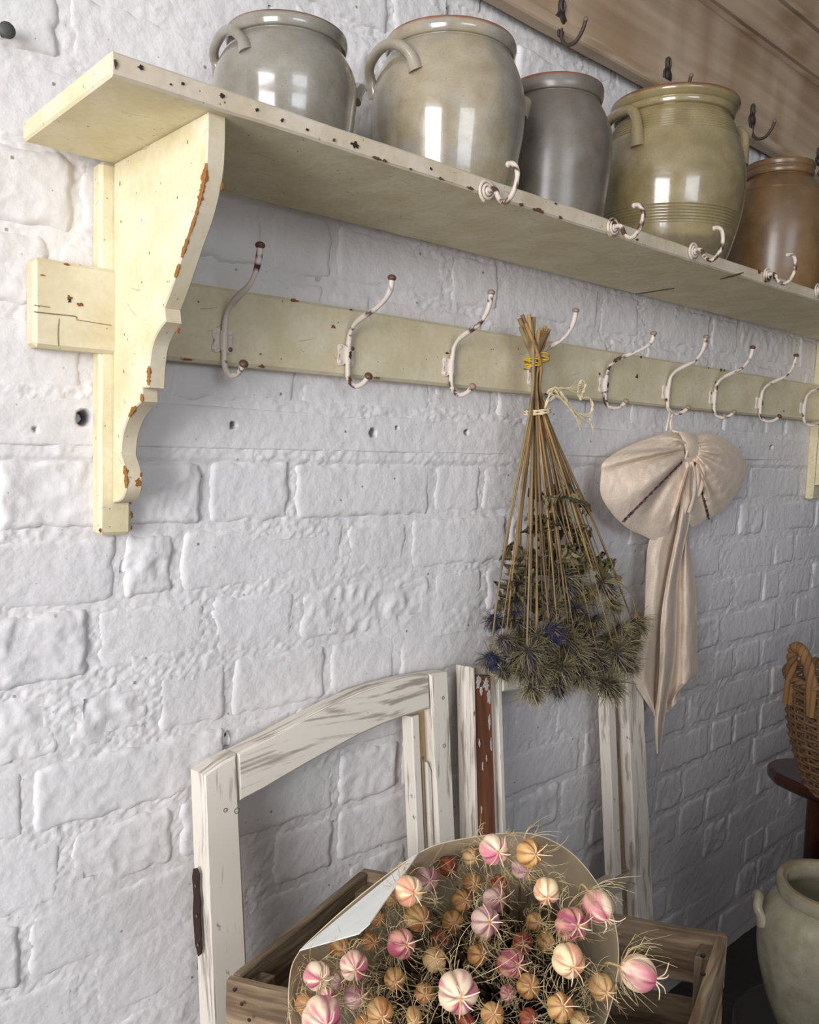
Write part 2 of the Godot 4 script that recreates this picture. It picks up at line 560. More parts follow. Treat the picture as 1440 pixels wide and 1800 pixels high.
func build_wall() -> void:
	lay_bricks()
	var tint := lin(222, 218, 217)
	# the bed of painted mortar between the bricks, left out where a brick covers it
	var X := PackedFloat32Array()
	var x := 0.02
	while x < 3.25:
		X.append(x)
		x += 0.0026 + 0.0019 * maxf(x, 0.2)
	var Y := PackedFloat32Array()
	var y := 0.0
	while y < 2.6:
		Y.append(y)
		y += 0.0042
	var w := X.size()
	var h := Y.size()
	var hide := PackedByteArray()
	hide.resize(w * h)
	for b in bricks:
		var j0 := clampi(int((b[1] - b[3]) / 0.0042), 0, h - 1)
		var j1 := clampi(int((b[1] + b[3]) / 0.0042) + 1, 0, h - 1)
		var i0 := X.bsearch(b[0] - b[2])
		var i1 := mini(X.bsearch(b[0] + b[2]), w - 1)
		for j in range(j0, j1 + 1):
			for i in range(i0, i1 + 1):
				var qx: float = b[2] - absf(X[i] - b[0])
				var q: float = b[3] - absf(Y[j] - b[1])
				if minf(qx, q) > 0.017:
					hide[j * w + i] = 1
	for j in h:
		if Y[j] > 1.285 and Y[j] < 1.325:
			for i in w:
				hide[j * w + i] = 1
	var Z := PackedFloat32Array()
	Z.resize(w * h)
	for j in h:
		for i in w:
			if not hide[j * w + i]:
				var z := mortar_z(X[i], Y[j])
				if Y[j] > 1.262 and Y[j] < 1.345:      # the fillets that seal the timber
					z += 0.0035
				if not sees(X[i], Y[j], 0):
					z += 0.003
				Z[j * w + i] = z
	var pits := []                     # gaps where the mortar has fallen out
	for q in [[402, 1300, 0.004, 0.011], [790, 12, 0.004, 0.016], [217, 996, 0.003, 0.006], [1157, 1290, 0.003, 0.01], [1318, 1555, 0.003, 0.004], [838, 977, 0.006, 0.0025], [560, 488, 0.003, 0.005]]:
		var p := pz(q[0], q[1], 0)
		pits.append([p.x, p.y, q[2], q[3]])
	var at := PackedInt32Array()
	at.resize(w * h)
	at.fill(-1)
	var mb := MB.new()
	for j in h - 1:
		for i in w - 1:
			var a := j * w + i
			if hide[a] or hide[a + 1] or hide[a + w] or hide[a + w + 1]:
				continue
			for k in [a, a + 1, a + w, a + w + 1]:
				if at[k] < 0:
					at[k] = mb.v.size()
					var kx: int = k % w
					var ky: int = k / w
					var l: int = k - 1 if kx > 0 and not hide[k - 1] else k
					var r: int = k + 1 if kx < w - 1 and not hide[k + 1] else k
					var dn: int = k - w if ky > 0 and not hide[k - w] else k
					var up: int = k + w if ky < h - 1 and not hide[k + w] else k
					mb.v.append(Vector3(X[kx], Y[ky], Z[k]))
					mb.n.append(Vector3(-(Z[r] - Z[l]) / maxf(X[r % w] - X[l % w], 0.002), -(Z[up] - Z[dn]) / maxf(Y[up / w] - Y[dn / w], 0.002), 1).normalized())
					var pc := tint
					for q in pits:
						var e: float = Vector2((X[kx] - q[0]) / q[2], (Y[ky] - q[1]) / q[3]).length()
						if e < 1.3:
							var s := 1 - sm(0.6, 1.2, e)
							mb.v[-1].z -= 0.014 * s
							pc = pc.lerp(lin(44, 40, 38), s)
					mb.c.append(pc)
					mb.t.append(Vector2(X[kx], Y[ky]))
			mb.ix.append_array(PackedInt32Array([at[a], at[a + w], at[a + w + 1], at[a], at[a + w + 1], at[a + 1]]))
	# the body of the wall behind
	mb.board(6.6, 2.9, 0.16, Transform3D(Basis(), Vector3(0.75, 1.3, -0.105)), 0.002, tint)
	var wall := put("wall_back", mb, M.white_paint)
	tag(wall, "whitewashed brick wall behind the shelf, thick with old paint", "wall", "", "structure")
	for b in bricks:
		var step: float = 0.0030 + 0.0012 * maxf(b[0], 0.2)
		var nx := maxi(8, int((b[2] + 0.008) * 2 / step))
		var ny := maxi(8, int((b[3] + 0.008) * 2 / step))
		var P := PackedVector3Array()
		for j in ny + 1:
			for i in nx + 1:
				var gx: float = b[0] + (b[2] + 0.008) * (2.0 * i / nx - 1)
				var gy: float = b[1] + (b[3] + 0.008) * (2.0 * j / ny - 1)
				P.append(Vector3(gx, gy, brick_z(b, gx, gy, brick_d(b, gx, gy))))
		var m := MB.new()
		var k := 1.0 + sin(b[4]) * 0.012
		m.grid(P, nx + 1, ny + 1, Color(tint.r * k, tint.g * k, tint.b * k))
		put("brick", m, M.white_paint, wall)
	# a timber built into the wall, holed by old fixings
	var holes := [[148, 735, 0.0088], [410, 748, 0.0034], [656, 761, 0.0055], [820, 760, 0.003], [697, 752, 0.0014], [1357, 787, 0.0045], [61, 755, 0.0016], [1235, 793, 0.002]]
	var H := []
	for q in holes:
		var p := pz(q[0], q[1], 0.003)
		H.append([p.x, p.y, q[2]])
	var P := PackedVector3Array()
	var C := PackedColorArray()
	var tw := 0
	var TX := []
	x = 0.02
	while x < 3.25:
		TX.append(x)
		x += 0.0018 + 0.0013 * maxf(x, 0.2)
	tw = TX.size()
	for j in 31:
		for i in tw:
			var ty: float = 1.2725 + 0.065 * j / 30.0
			var tx: float = TX[i]
			var edge := sm(0, 3, minf(j, 30 - j))
			var z := 0.0028 * edge - 0.010 * (1 - edge) + N1.get_noise_2d(tx * 300, ty * 3000) * 0.0012 + N2.get_noise_2d(tx * 900, ty * 900 + 44) * 0.0008 + broad(tx, ty) * 0.4
			var col := tint
			for q in H:
				var dist: float = Vector2(tx - q[0], (ty - q[1])).length() + N1.get_noise_2d(tx * 3000, ty * 3000) * 0.0008
				if dist < q[2] * 1.5:
					var s := 1 - sm(q[2] * 0.75, q[2] * 1.1, dist)
					z -= 0.03 * s
					col = col.lerp(lin(38, 30, 26), s)
			P.append(Vector3(tx, ty, z))
			C.append(col)
	var tm := MB.new()
	tm.grid(P, tw, 31, C)
	put("timber_batten", tm, M.white_paint, wall)

func build_room() -> void:
	var white := lin(206, 203, 198)
	var mb := MB.new()
	mb.board(6.7, 0.12, 4.2, Transform3D(Basis(), Vector3(0.75, -0.06, 1.9)), 0.002, lin(62, 59, 57))
	tag(put("floor", mb, M.floor_stone), "dark stone floor below the wall, mostly out of sight", "floor", "", "structure")
	mb = MB.new()
	mb.board(6.7, 0.12, 4.2, Transform3D(Basis(), Vector3(0.75, 2.82, 1.9)), 0.002, lin(180, 180, 180))
	tag(put("ceiling", mb, M.plaster), "plain plastered ceiling above the shelf wall", "ceiling", "", "structure")
	mb = MB.new()
	var fx0 := WIN2.position.x
	var fx1 := WIN2.end.x
	var fy0 := WIN2.position.y
	var fy1 := WIN2.end.y
	for q in [[-2.6, fx0, -0.1, 2.78], [fx1, 4.1, -0.1, 2.78], [fx0, fx1, -0.1, fy0], [fx0, fx1, fy1, 2.78]]:
		mb.board(q[1] - q[0], q[3] - q[2], 0.14, Transform3D(Basis(), Vector3((q[0] + q[1]) / 2, (q[2] + q[3]) / 2, 3.6)), 0.001, lin(196, 197, 202))
	tag(put("wall_front", mb, M.plaster), "pale plastered wall behind the viewer, facing the shelf", "wall", "", "structure")
	mb = MB.new()
	for q in [fx0 + 0.02, fx1 - 0.02]:
		mb.board(0.04, fy1 - fy0, 0.05, Transform3D(Basis(), Vector3(q, (fy0 + fy1) / 2, 3.62)), 0.003, white)
	for q in [fy0 + 0.02, fy1 - 0.02]:
		mb.board(fx1 - fx0, 0.04, 0.05, Transform3D(Basis(), Vector3((fx0 + fx1) / 2, q, 3.62)), 0.003, white)
	tag(put("window_2", mb, M.plaster), "small white window frame high in the wall behind the viewer", "window", "", "structure")
	mb = MB.new()
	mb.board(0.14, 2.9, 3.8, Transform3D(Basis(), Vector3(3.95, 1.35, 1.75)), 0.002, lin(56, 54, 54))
	tag(put("wall_right", mb, M.plaster), "dim plastered wall closing the far right end", "wall", "", "structure")
	# the left wall, open where its window lets the daylight in
	mb = MB.new()
	var z0 := WIN.position.x
	var z1 := WIN.end.x
	var y0 := WIN.position.y
	var y1 := WIN.end.y
	for q in [[0.0, z0, -0.1, 2.78], [z1, 3.6, -0.1, 2.78], [z0, z1, -0.1, y0], [z0, z1, y1, 2.78]]:
		mb.board(0.14, q[3] - q[2], q[1] - q[0], Transform3D(Basis(), Vector3(WX - 0.07, (q[2] + q[3]) / 2, (q[0] + q[1]) / 2)), 0.001, white)
	tag(put("wall_left", mb, M.plaster), "pale plastered wall with the window, left of the shelf", "wall", "", "structure")
	mb = MB.new()
	for q in [[z0 + 0.02, 0.04, y0, y1], [z1 - 0.02, 0.04, y0, y1]]:
		mb.board(0.05, q[3] - q[2], q[1], Transform3D(Basis(), Vector3(WX - 0.09, (q[2] + q[3]) / 2, q[0])), 0.003, white)
	for q in [y0 + 0.02, y1 - 0.02]:
		mb.board(0.05, 0.04, z1 - z0, Transform3D(Basis(), Vector3(WX - 0.09, q, (z0 + z1) / 2)), 0.003, white)
	tag(put("window_1", mb, M.plaster), "white window frame in the left wall that lights the room", "window", "", "structure")

# ---------------------------------------------------------------- scene
const WX := -2.40
const WIN := Rect2(0.90, 0.50, 1.7, 1.85)      # the window: z, y, width, height
const WIN2 := Rect2(-1.1, 1.5, 1.5, 0.85)      # a smaller one behind the viewer: x, y, width, height
func _ready() -> void:
	var cam := Camera3D.new()
	cam.name = "camera"
	cam.position = eye
	cam.rotation_degrees = Vector3(-5.015, -41.749, 2.039)
	cam.fov = rad_to_deg(2 * atan(900.0 / F))
	cam.near = 0.05
	cam.current = true
	add_child(cam)
	look = cam.basis
	var we := WorldEnvironment.new()
	we.name = "surroundings"
	var env := Environment.new()
	env.background_mode = Environment.BG_SKY
	var sky := Sky.new()
	var sm_ := ProceduralSkyMaterial.new()
	sm_.sky_top_color = Color(0.62, 0.74, 0.95)
	sm_.sky_horizon_color = Color(0.92, 0.93, 0.95)
	sm_.ground_bottom_color = Color(0.42, 0.38, 0.34)
	sm_.ground_horizon_color = Color(0.62, 0.58, 0.54)
	sky.sky_material = sm_
	env.sky = sky
	env.background_energy_multiplier = 1.0
	env.tonemap_mode = Environment.TONE_MAPPER_LINEAR
	env.tonemap_exposure = 1.2
	env.sdfgi_enabled = true
	env.ssao_enabled = true
	env.ssil_enabled = true
	we.environment = env
	add_child(we)
	var day := AreaLight3D.new()
	day.name = "window_daylight"
	day.area_size = Vector2(WIN.size.x - 0.08, WIN.size.y - 0.08)
	day.position = Vector3(WX - 0.05, WIN.get_center().y, WIN.get_center().x)
	day.rotation_degrees = Vector3(0, -90, 0)
	day.light_energy = 12.2
	day.light_color = Color(0.99, 0.99, 1.0)
	day.area_range = 9.0
	day.shadow_enabled = true
	add_child(day)
	var day2 := AreaLight3D.new()
	day2.name = "window_daylight_front"
	day2.area_size = Vector2(WIN2.size.x - 0.08, WIN2.size.y - 0.08)
	day2.position = Vector3(WIN2.get_center().x, WIN2.get_center().y, 3.58)
	day2.light_energy = 2.3
	day2.light_color = Color(0.94, 0.97, 1.0)
	day2.area_range = 9.0
	day2.shadow_enabled = true
	add_child(day2)

	make_materials()
	build_room()
	build_wall()
	build_shelf()
	build_jars()
	build_rack()
	build_sashes()
	build_crate()
	build_far_corner()
	build_thistles()
	build_bow()
	build_bouquet()
	build_trifles()

# ---------------------------------------------------------------- the hook shelf
const SY := 1.5961                     # underside of the shelf board
const ST := 0.0205
func cream(k := 1.0) -> Color:
	var c := lin(239, 230, 201)
	return Color(c.r * k, c.g * k, c.b * k)
func rusty(P: Array, segs: int, base: Color, amount: float, seed_: float) -> PackedColorArray:
	var o := PackedColorArray()
	for j in P.size():
		for i in segs + 1:
			var a := TAU * i / segs
			var k := N1.get_noise_3d(P[j].x * 2000 + seed_ * 70, P[j].y * 5200, P[j].z * 5200 + cos(a) * 26 + sin(a) * 13)
			o.append(base.lerp(lin(92, 58, 40).lerp(lin(52, 36, 30), rng.randf()), sm(0.40 - amount, 0.48 - amount, k)))
	return o
func coat_hook(parent: Node, x: float, seed_: int, top := 0.0, rust := 0.25) -> void:
	var o := sub("coat_hook", parent)
	var base := lin(214, 201, 188)
	var up := []
	for q in [[0.0335, 1.4205], [0.0345, 1.433], [0.0375, 1.4445], [0.048, 1.4555], [0.064, 1.4632], [0.090, 1.4735], [0.105, 1.4860], [0.1125, 1.5000], [0.1150, 1.5150]]:
		up.append(Vector3(x, q[1] + (top * sm(1.46, 1.515, q[1])), q[0] + (-top * 1.1 * sm(1.45, 1.5, q[1]))))
	var U := spline(up, 5)
	var r := []
	for i in U.size():
		r.append(0.0036 + 0.0006 * sin(i * 0.4))
	r[-1] = 0.0046
	r[-2] = 0.0042
	var mb := MB.new()
	mb.tube(U, r, 10, rusty(U, 10, base, rust, seed_))
	var L := spline([Vector3(x, 1.406, 0.0335), Vector3(x, 1.396, 0.033), Vector3(x, 1.383, 0.0345), Vector3(x, 1.3745, 0.041), Vector3(x, 1.3695, 0.0525), Vector3(x, 1.372, 0.0665), Vector3(x, 1.378, 0.076), Vector3(x, 1.3825, 0.0805)], 4)
	mb.tube(L, 0.0037, 10, rusty(L, 10, base, rust + 0.04, seed_ + 40))
	put("hook_wire", mb, M.hook_paint, o)
	for q in [[U[-1], U[-1] - U[-4]], [L[-1], L[-1] - L[-4]]]:
		var kb := MB.new()
		var d: Vector3 = q[1].normalized()
		var b := Basis(d.cross(Vector3.RIGHT).normalized(), d, Vector3.RIGHT)
		kb.ball(q[0], Vector3(0.0060, 0.0044, 0.0060), lin(96, 66, 50) if rng.randf() < 0.6 else lin(150, 126, 108), 12, 8, b)
		put("hook_knob", kb, M.hook_paint, o)
	# the plate: four round lobes about a raised sleeve
	var pl := MB.new()
	var poly := PackedVector2Array()
	for i in 40:
		var a := TAU * i / 40
		var rad := 0.0158 + 0.0032 * cos(4 * (a - PI / 4))
		poly.append(Vector2(cos(a) * rad, sin(a) * rad * 1.02))
	prism(pl, poly, 0, 0.0032, 0.0008, Transform3D(Basis(), Vector3(x, 1.413, 0.0267)), base)
	pl.tube([Vector3(x, 1.4005, 0.0315), Vector3(x, 1.403, 0.0318), Vector3(x, 1.423, 0.0318), Vector3(x, 1.4255, 0.0315)], [0.0042, 0.0054, 0.0054, 0.0042], 12, base)
	if seed_ % 3 == 1:
		pl.flake(Vector3(x + 0.001, 1.413, 0.0374), Vector3.RIGHT, Vector3.UP, 0.003, 0.006, rng, lin(70, 46, 36))
	put("hook_plate", pl, M.hook_paint, o)
	for s in [[-1, -1], [1, -1], [-1, 1], [1, 1]]:
		var rv := MB.new()
		rv.ball(Vector3(x + s[0] * 0.0104, 1.413 + s[1] * 0.0100, 0.0298), Vector3(0.0032, 0.0032, 0.0016), base if rng.randf() < 0.8 else lin(120, 92, 74), 10, 6)
		put("rivet", rv, M.hook_paint, o)
func scroll_hook(parent: Node, x: float, y: float, seed_: int) -> void:
	var o := sub("scroll_hook", parent)
	var base := lin(202, 188, 172)
	var z := 0.2526
	var P := []
	for i in 61:
		var a := 0.6 + TAU * 2.6 * i / 60.0
		var r := 0.0015 + 0.0115 * i / 60.0
		P.append(Vector3(x + cos(a) * r, y + sin(a) * r, z + 0.0022 + 0.0035 * (1 - i / 60.0)))
	var mb := MB.new()
	mb.tube(P, 0.0021, 8, rusty(P, 8, base, 0.18, seed_))
	put("scroll", mb, M.hook_paint, o)
	var Q := []
	var lift := 1.0 + 0.08 * sin(seed_ * 3.1)
	for q in [[0.003, 0.0], [0.011, 0.0012], [0.0165, -0.002], [0.020, -0.0095], [0.026, -0.016], [0.034, -0.0185], [0.042, -0.0145], [0.049, -0.004], [0.0515, 0.008], [0.0485, 0.018], [0.042, 0.0235], [0.0355, 0.0240]]:
		Q.append(Vector3(x + 0.001 * sin(q[0] * 90), y + q[1] * lift + (0.006 * sm(0, 0.02, q[1]) if seed_ > 1 else 0.0), z + q[0]))
	Q = spline(Q, 4)
	mb = MB.new()
	mb.tube(Q, 0.0031, 9, rusty(Q, 9, base, 0.36, seed_ + 9))
	mb.ball(Q[-1], Vector3(0.0038, 0.0038, 0.0038), base, 8, 6)
	put("hook_wire", mb, M.hook_paint, o)
func bracket_poly() -> PackedVector2Array:
	var runs := [
		[[0.2395, 1.5961], [0.2395, 1.566], [0.2358, 1.541], [0.2205, 1.509], [0.1965, 1.479], [0.1735, 1.449], [0.1518, 1.4245]],
		[[0.1518, 1.4245], [0.1550, 1.4105]],
		[[0.1550, 1.4105], [0.1390, 1.4020], [0.1250, 1.3890], [0.1180, 1.3690], [0.1155, 1.3445]],
		[[0.1155, 1.3445], [0.1000, 1.3440], [0.1000, 1.3300]],
		[[0.1000, 1.3300], [0.0830, 1.3230], [0.0620, 1.3090], [0.0480, 1.2900], [0.0440, 1.2700]],
		[[0.0440, 1.2700], [0.0560, 1.2550], [0.0600, 1.2400], [0.0570, 1.2280], [0.0450, 1.2180], [0.0225, 1.2130]]]
	var o := PackedVector2Array()
	for r in runs:
		var V := []
		for p in r:
			V.append(Vector2(p[0], p[1]))
		var S: Array = V
		if V.size() > 3:
			S = spline(V, 4)
		for k in S.size() - 1:
			o.append(S[k])
	o.append(Vector2(0.0225, 1.2130))
	o.append(Vector2(0.0225, 1.5961))
	o.reverse()                        # anticlockwise in (z, y)
	return o
func build_shelf() -> void:
	var o := thing("wall_shelf", "long cream painted wall shelf with shaped bracket and a rail of hooks", "shelf")
	var wood := lin(176, 116, 50)
	var brown := lin(112, 82, 52)
	var mb := MB.new()
	mb.board(2.14, ST, 0.2325, Transform3D(Basis(), Vector3(0.2905 + 1.07, SY + ST / 2, 0.0198 + 0.11625)), 0.0022, cream(), Vector2.ZERO, 0.0011, N1)
	for k in mb.n.size():                 # the front edge wears a greyer coat
		if mb.n[k].z > 0.5:
			mb.c[k] = lin(218, 206, 192)
	put("shelf_board", mb, M.cream_paint, o)
	# worn spots, nail holes and splits
	mb = MB.new()
	var ff := SY + ST / 2
	for q in [[247, 118, 5, 5, 1], [300, 148, 2, 2, 1], [321, 147, 3, 3, 1], [390, 168, 5, 5, 1], [452, 193, 3, 4, 1], [496, 211, 3, 4, 1], [540, 228, 3, 3, 1], [587, 246, 3, 3, 0], [624, 254, 8, 7, 1], [662, 283, 9, 4, 0], [676, 288, 5, 3, 0], [722, 301, 3, 2, 0], [758, 297, 3, 3, 1], [775, 320, 8, 3, 0], [827, 343, 8, 3, 0], [917, 360, 5, 5, 0], [948, 370, 14, 4, 0], [985, 383, 5, 4, 0], [977, 358, 4, 2, 0], [1120, 421, 4, 3, 0], [203, 112, 3, 10, 2], [1362, 480, 4, 5, 2], [1335, 478, 6, 4, 2]]:
		var p := pz(q[0], q[1], 0.2528)
		p.y = clampf(p.y, SY + 0.002, SY + ST - 0.003)
		var k := 1.0 / 1469.0 * (p - eye).dot(-look.z)
		mb.flake(p, Vector3.RIGHT, Vector3.UP, q[2] * k * 1.25, minf(q[3] * k, 0.006), rng, [brown, lin(58, 36, 28), lin(110, 62, 44)][q[4]], 0.0007)
	for q in [[[1110, 518], [1200, 504], 2.4], [[1262, 492], [1312, 478], 4.0]]:
		var a := py(q[0][0], q[0][1], SY)
		var b := py(q[1][0], q[1][1], SY)
		mb.flake((a + b) / 2, (b - a).normalized(), Vector3.DOWN.cross((b - a).normalized()), (a - b).length() / 2, q[2] * 0.0011, rng, lin(120, 92, 66), 0.0012)
	tag(put("worn_spots", mb, M.chipped, o), "", "", "", "stuff")
	# two brackets, each before a post against the wall
	var poly := bracket_poly()
	for side in 2:
		var bx := 0.3968 if side == 0 else 2.3130
		mb = MB.new()
		var xf := Transform3D(Basis(Vector3(0, 0, 1), Vector3(0, 1, 0), Vector3(-1, 0, 0)), Vector3(bx + 0.0098, 0, 0))
		prism(mb, poly, 0.0, 0.0196, 0.0014, xf, cream(), lin(222, 212, 192))
		var br := put("bracket", mb, M.cream_paint, o)
		if side == 0:
			mb = MB.new()
			# paint lost along the front arris: a ragged ribbon over face, chamfer and edge
			var face_in := inset(poly, 0.0014)
			var runs := [[1.550, 1.511, 0.0042], [1.512, 1.488, 0.0018], [1.488, 1.470, 0.0026], [1.464, 1.452, 0.0014], [1.366, 1.346, 0.0032], [1.337, 1.329, 0.0030], [1.324, 1.312, 0.0030], [1.258, 1.232, 0.0030]]
			for i in poly.size():
				var j := (i + 1) % poly.size()
				var n_sub := maxi(1, int((poly[i] - poly[j]).length() / 0.0008))
				for s in n_sub:
					var e0 := poly[i].lerp(poly[j], s / float(n_sub))
					var e1 := poly[i].lerp(poly[j], (s + 1.0) / n_sub)
					var f0 := face_in[i].lerp(face_in[j], s / float(n_sub))
					var f1 := face_in[i].lerp(face_in[j], (s + 1.0) / n_sub)
					if e0.x < 0.03:
						continue
					for r in runs:
						if e0.y < r[0] and e0.y > r[1]:
							var fade := sm(0, 0.25, (r[0] - e0.y) / (r[0] - r[1])) * sm(0, 0.25, (e0.y - r[1]) / (r[0] - r[1]))
							var w0: float = r[2] * fade * clampf(0.75 + 1.3 * N1.get_noise_2d(e0.y * 16000, 7), 0.0, 1.5)
							var w1: float = r[2] * fade * clampf(0.75 + 1.3 * N1.get_noise_2d(e1.y * 16000, 7), 0.0, 1.5)
							var inw := Vector2(-(e1 - e0).y, (e1 - e0).x).normalized()
							var xf0 := bx - 0.0098 - 0.0003
							var A := [Vector3(xf0, (f0 + inw * w0).y, (f0 + inw * w0).x), Vector3(xf0, f0.y, f0.x), Vector3(bx - 0.0086, e0.y - inw.y * 0.0004, e0.x - inw.x * 0.0004), Vector3(bx - 0.0086 + w0 * 0.7, e0.y - inw.y * 0.0004, e0.x - inw.x * 0.0004)]
							var B := [Vector3(xf0, (f1 + inw * w1).y, (f1 + inw * w1).x), Vector3(xf0, f1.y, f1.x), Vector3(bx - 0.0086, e1.y - inw.y * 0.0004, e1.x - inw.x * 0.0004), Vector3(bx - 0.0086 + w1 * 0.7, e1.y - inw.y * 0.0004, e1.x - inw.x * 0.0004)]
							for k in 3:
								mb.quad(A[k], A[k + 1], B[k + 1], B[k], wood)
			mb.flake(Vector3(bx + 0.004, 1.2400, 0.0598), Vector3.RIGHT, Vector3.UP, 0.0045, 0.0085, rng, wood, 0.0009)
			for q in [[0.236, 1.534, 0.006], [0.232, 1.541, 0.007], [0.148, 1.404, 0.004], [0.0585, 1.2475, 0.006]]:
				mb.flake(Vector3(bx + 0.0082, q[1], q[0]), Vector3.RIGHT, Vector3(0, 0.85, 0.4).normalized(), 0.0022, 0.0042, rng, wood, 0.0012)
			for q in [[211, 323, 2.2, lin(170, 110, 80)], [213, 390, 1.2, lin(60, 50, 44)], [263, 445, 1, lin(60, 50, 44)], [219, 588, 1, lin(90, 76, 60)], [218, 653, 1.4, lin(110, 90, 66)], [312, 348, 1, lin(120, 104, 80)], [330, 250, 1.2, lin(110, 90, 66)]]:
				var d := ray(q[0], q[1])
				var p := eye + d * ((bx - 0.0098) / d.x)
				mb.flake(p, Vector3(0, 0, 1), Vector3.UP, q[2] * 0.0007, q[2] * 0.0016, rng, q[3], 0.0004)
			tag(put("bared_wood", mb, M.chipped, br), "", "", "", "stuff")
		var pxs := 0.3908 if side == 0 else 2.3180
		mb = MB.new()
		mb.board(0.421, 0.0395, 0.0225, Transform3D(Basis(Vector3.UP, Vector3.LEFT, Vector3.BACK), Vector3(pxs, 1.175 + 0.2105, 0.0108)), 0.004, cream(0.98), Vector2.ZERO, 0.0008, N1)
		var post := put("post", mb, M.cream_paint, o)
		if side == 0:
			mb = MB.new()
			for q in [[231, 905, 3, 7], [231, 928, 2, 5], [176, 932, 2.5, 4], [229, 884, 2, 3]]:
				mb.flake(pz(q[0], q[1], 0.0222), Vector3.RIGHT, Vector3.UP, q[2] * 0.0007, q[3] * 0.0007, rng, lin(136, 92, 46), 0.0007)
			tag(put("bared_wood", mb, M.chipped, post), "", "", "", "stuff")
	mb = MB.new()
	mb.board(2.12, 0.095, 0.0268, Transform3D(Basis(), Vector3(0.2985 + 1.06, 1.4314, 0.0136)), 0.0042, lin(226, 216, 192), Vector2.ZERO, 0.0008, N1)
	var rail := put("peg_rail", mb, M.cream_paint, o)
	mb = MB.new()
	for q in [[122, 524, 5, 6], [140, 536, 6, 5], [76, 484, 5, 1.5], [118, 465, 5, 3], [330, 633, 12, 2], [460, 644, 8, 4], [517, 528, 9, 4], [586, 574, 5, 5], [617, 543, 4, 2], [458, 622, 3, 2], [662, 667, 8, 3], [786, 621, 5, 3], [1120, 661, 4, 5], [1054, 657, 3, 4], [1268, 646, 4, 4], [1258, 672, 2, 3], [1274, 650, 2, 3], [1378, 723, 2, 3], [960, 693, 5, 2], [1127, 626, 3, 3], [1246, 645, 2, 2]]:
		var p := pz(q[0], q[1], 0.0268)
		p.y = clampf(p.y, 1.386, 1.4765)
		var k := 1.0 / 1469.0 * (p - eye).dot(-look.z)
		mb.flake(p, Vector3.RIGHT, Vector3.UP, q[2] * k * 1.2, q[3] * k * 0.9, rng, lin(158, 98, 46) if q[0] < 720 else lin(104, 78, 54), 0.0007)
	for q in [[[122, 529], 0.0022], [[148, 700], 0.0], [[1118, 663], 0.0022]]:
		if q[1] > 0:
			mb.flake(pz(q[0][0], q[0][1], 0.0270), Vector3.RIGHT, Vector3.UP, q[1], q[1], rng, lin(30, 26, 24), 0.0010)
	tag(put("worn_spots", mb, M.chipped, rail), "", "", "", "stuff")
	mb = MB.new()                       # hair cracks in the paint of the rail's free end
	for L in [[[[60, 548], [95, 552], [132, 556], [134, 560]], 0.0006], [[[134, 562], [165, 567], [196, 572]], 0.0004], [[[104, 560], [102, 585], [103, 608]], 0.0005], [[[60, 536], [88, 540]], 0.0004]]:
		var P := []
		for q in L[0]:
			P.append(pz(q[0], q[1], 0.02735))
		mb.tube(spline(P, 3), L[1], 4, lin(164, 144, 110))
	tag(put("hair_cracks", mb, M.chipped, rail), "", "", "", "stuff")
	var i := 0
	for x in [0.523, 0.7157, 0.9179, 1.1190, 1.3226, 1.5389, 1.7276, 1.9427, 2.1813]:
		coat_hook(o, x, i, [0.002, -0.007, 0.004, 0.003, -0.013, 0.005, 0.003, 0.006, 0.003][i], [0.10, 0.22, 0.18, 0.12, 0.26, 0.14, 0.16, 0.12, 0.13][i])
		i += 1
	i = 0
	for q in [[0.7491, 1.600], [1.0078, 1.6062], [1.2248, 1.6110], [1.4766, 1.6125], [1.6883, 1.6160]]:
		scroll_hook(o, q[0], q[1], i)
		i += 1
	settle(o, Vector3(0.2985, 1.175, 0))

# ---------------------------------------------------------------- the stoneware
func towards_eye(x: float, z: float, deg: float) -> Vector3:
	var nn := Vector3(x - eye.x, 0, z - eye.z).normalized()
	var right := Vector3(-nn.z, 0, nn.x)
	return -nn * cos(deg_to_rad(deg)) + right * sin(deg_to_rad(deg))
func prof(list: Array) -> Array:
	var o := []
	for p in list:
		o.append(Vector2(p[0], p[1]))
	return o
# profile as [height, radius], from the foot up the outside, over the rim and down the inside; colour(height share, angle, noise)
func turn(mb: MB, P: Array, at: Vector3, col: Callable, segs := 72, warp := 0.0) -> void:
	var pts := PackedVector3Array()
	var cols := PackedColorArray()
	var uv := PackedVector2Array()
	var top := 0.0
	for p in P:
		top = maxf(top, p.x)
	for j in P.size():
		for i in segs + 1:
			var a := TAU * (i % segs) / segs
			var r: float = P[j].y * (1.0 + warp * (sin(a * 2 + P[j].x * 9) * 0.6 + sin(a * 3 + 1)))
			var q := Vector3(sin(a) * r, P[j].x, cos(a) * r)
			pts.append(at + q)
			cols.append(col.call(P[j].x / top, a, q, j))
			uv.append(Vector2(a / TAU * 0.5, P[j].x))
	mb.grid(pts, segs + 1, P.size(), cols, true, uv)
func radius_at(P: Array, y: float) -> float:
	for j in P.size() - 1:
		if P[j].x <= y and P[j + 1].x >= y and P[j + 1].x > P[j].x:
			return lerpf(P[j].y, P[j + 1].y, (y - P[j].x) / (P[j + 1].x - P[j].x))
	return P[0].y
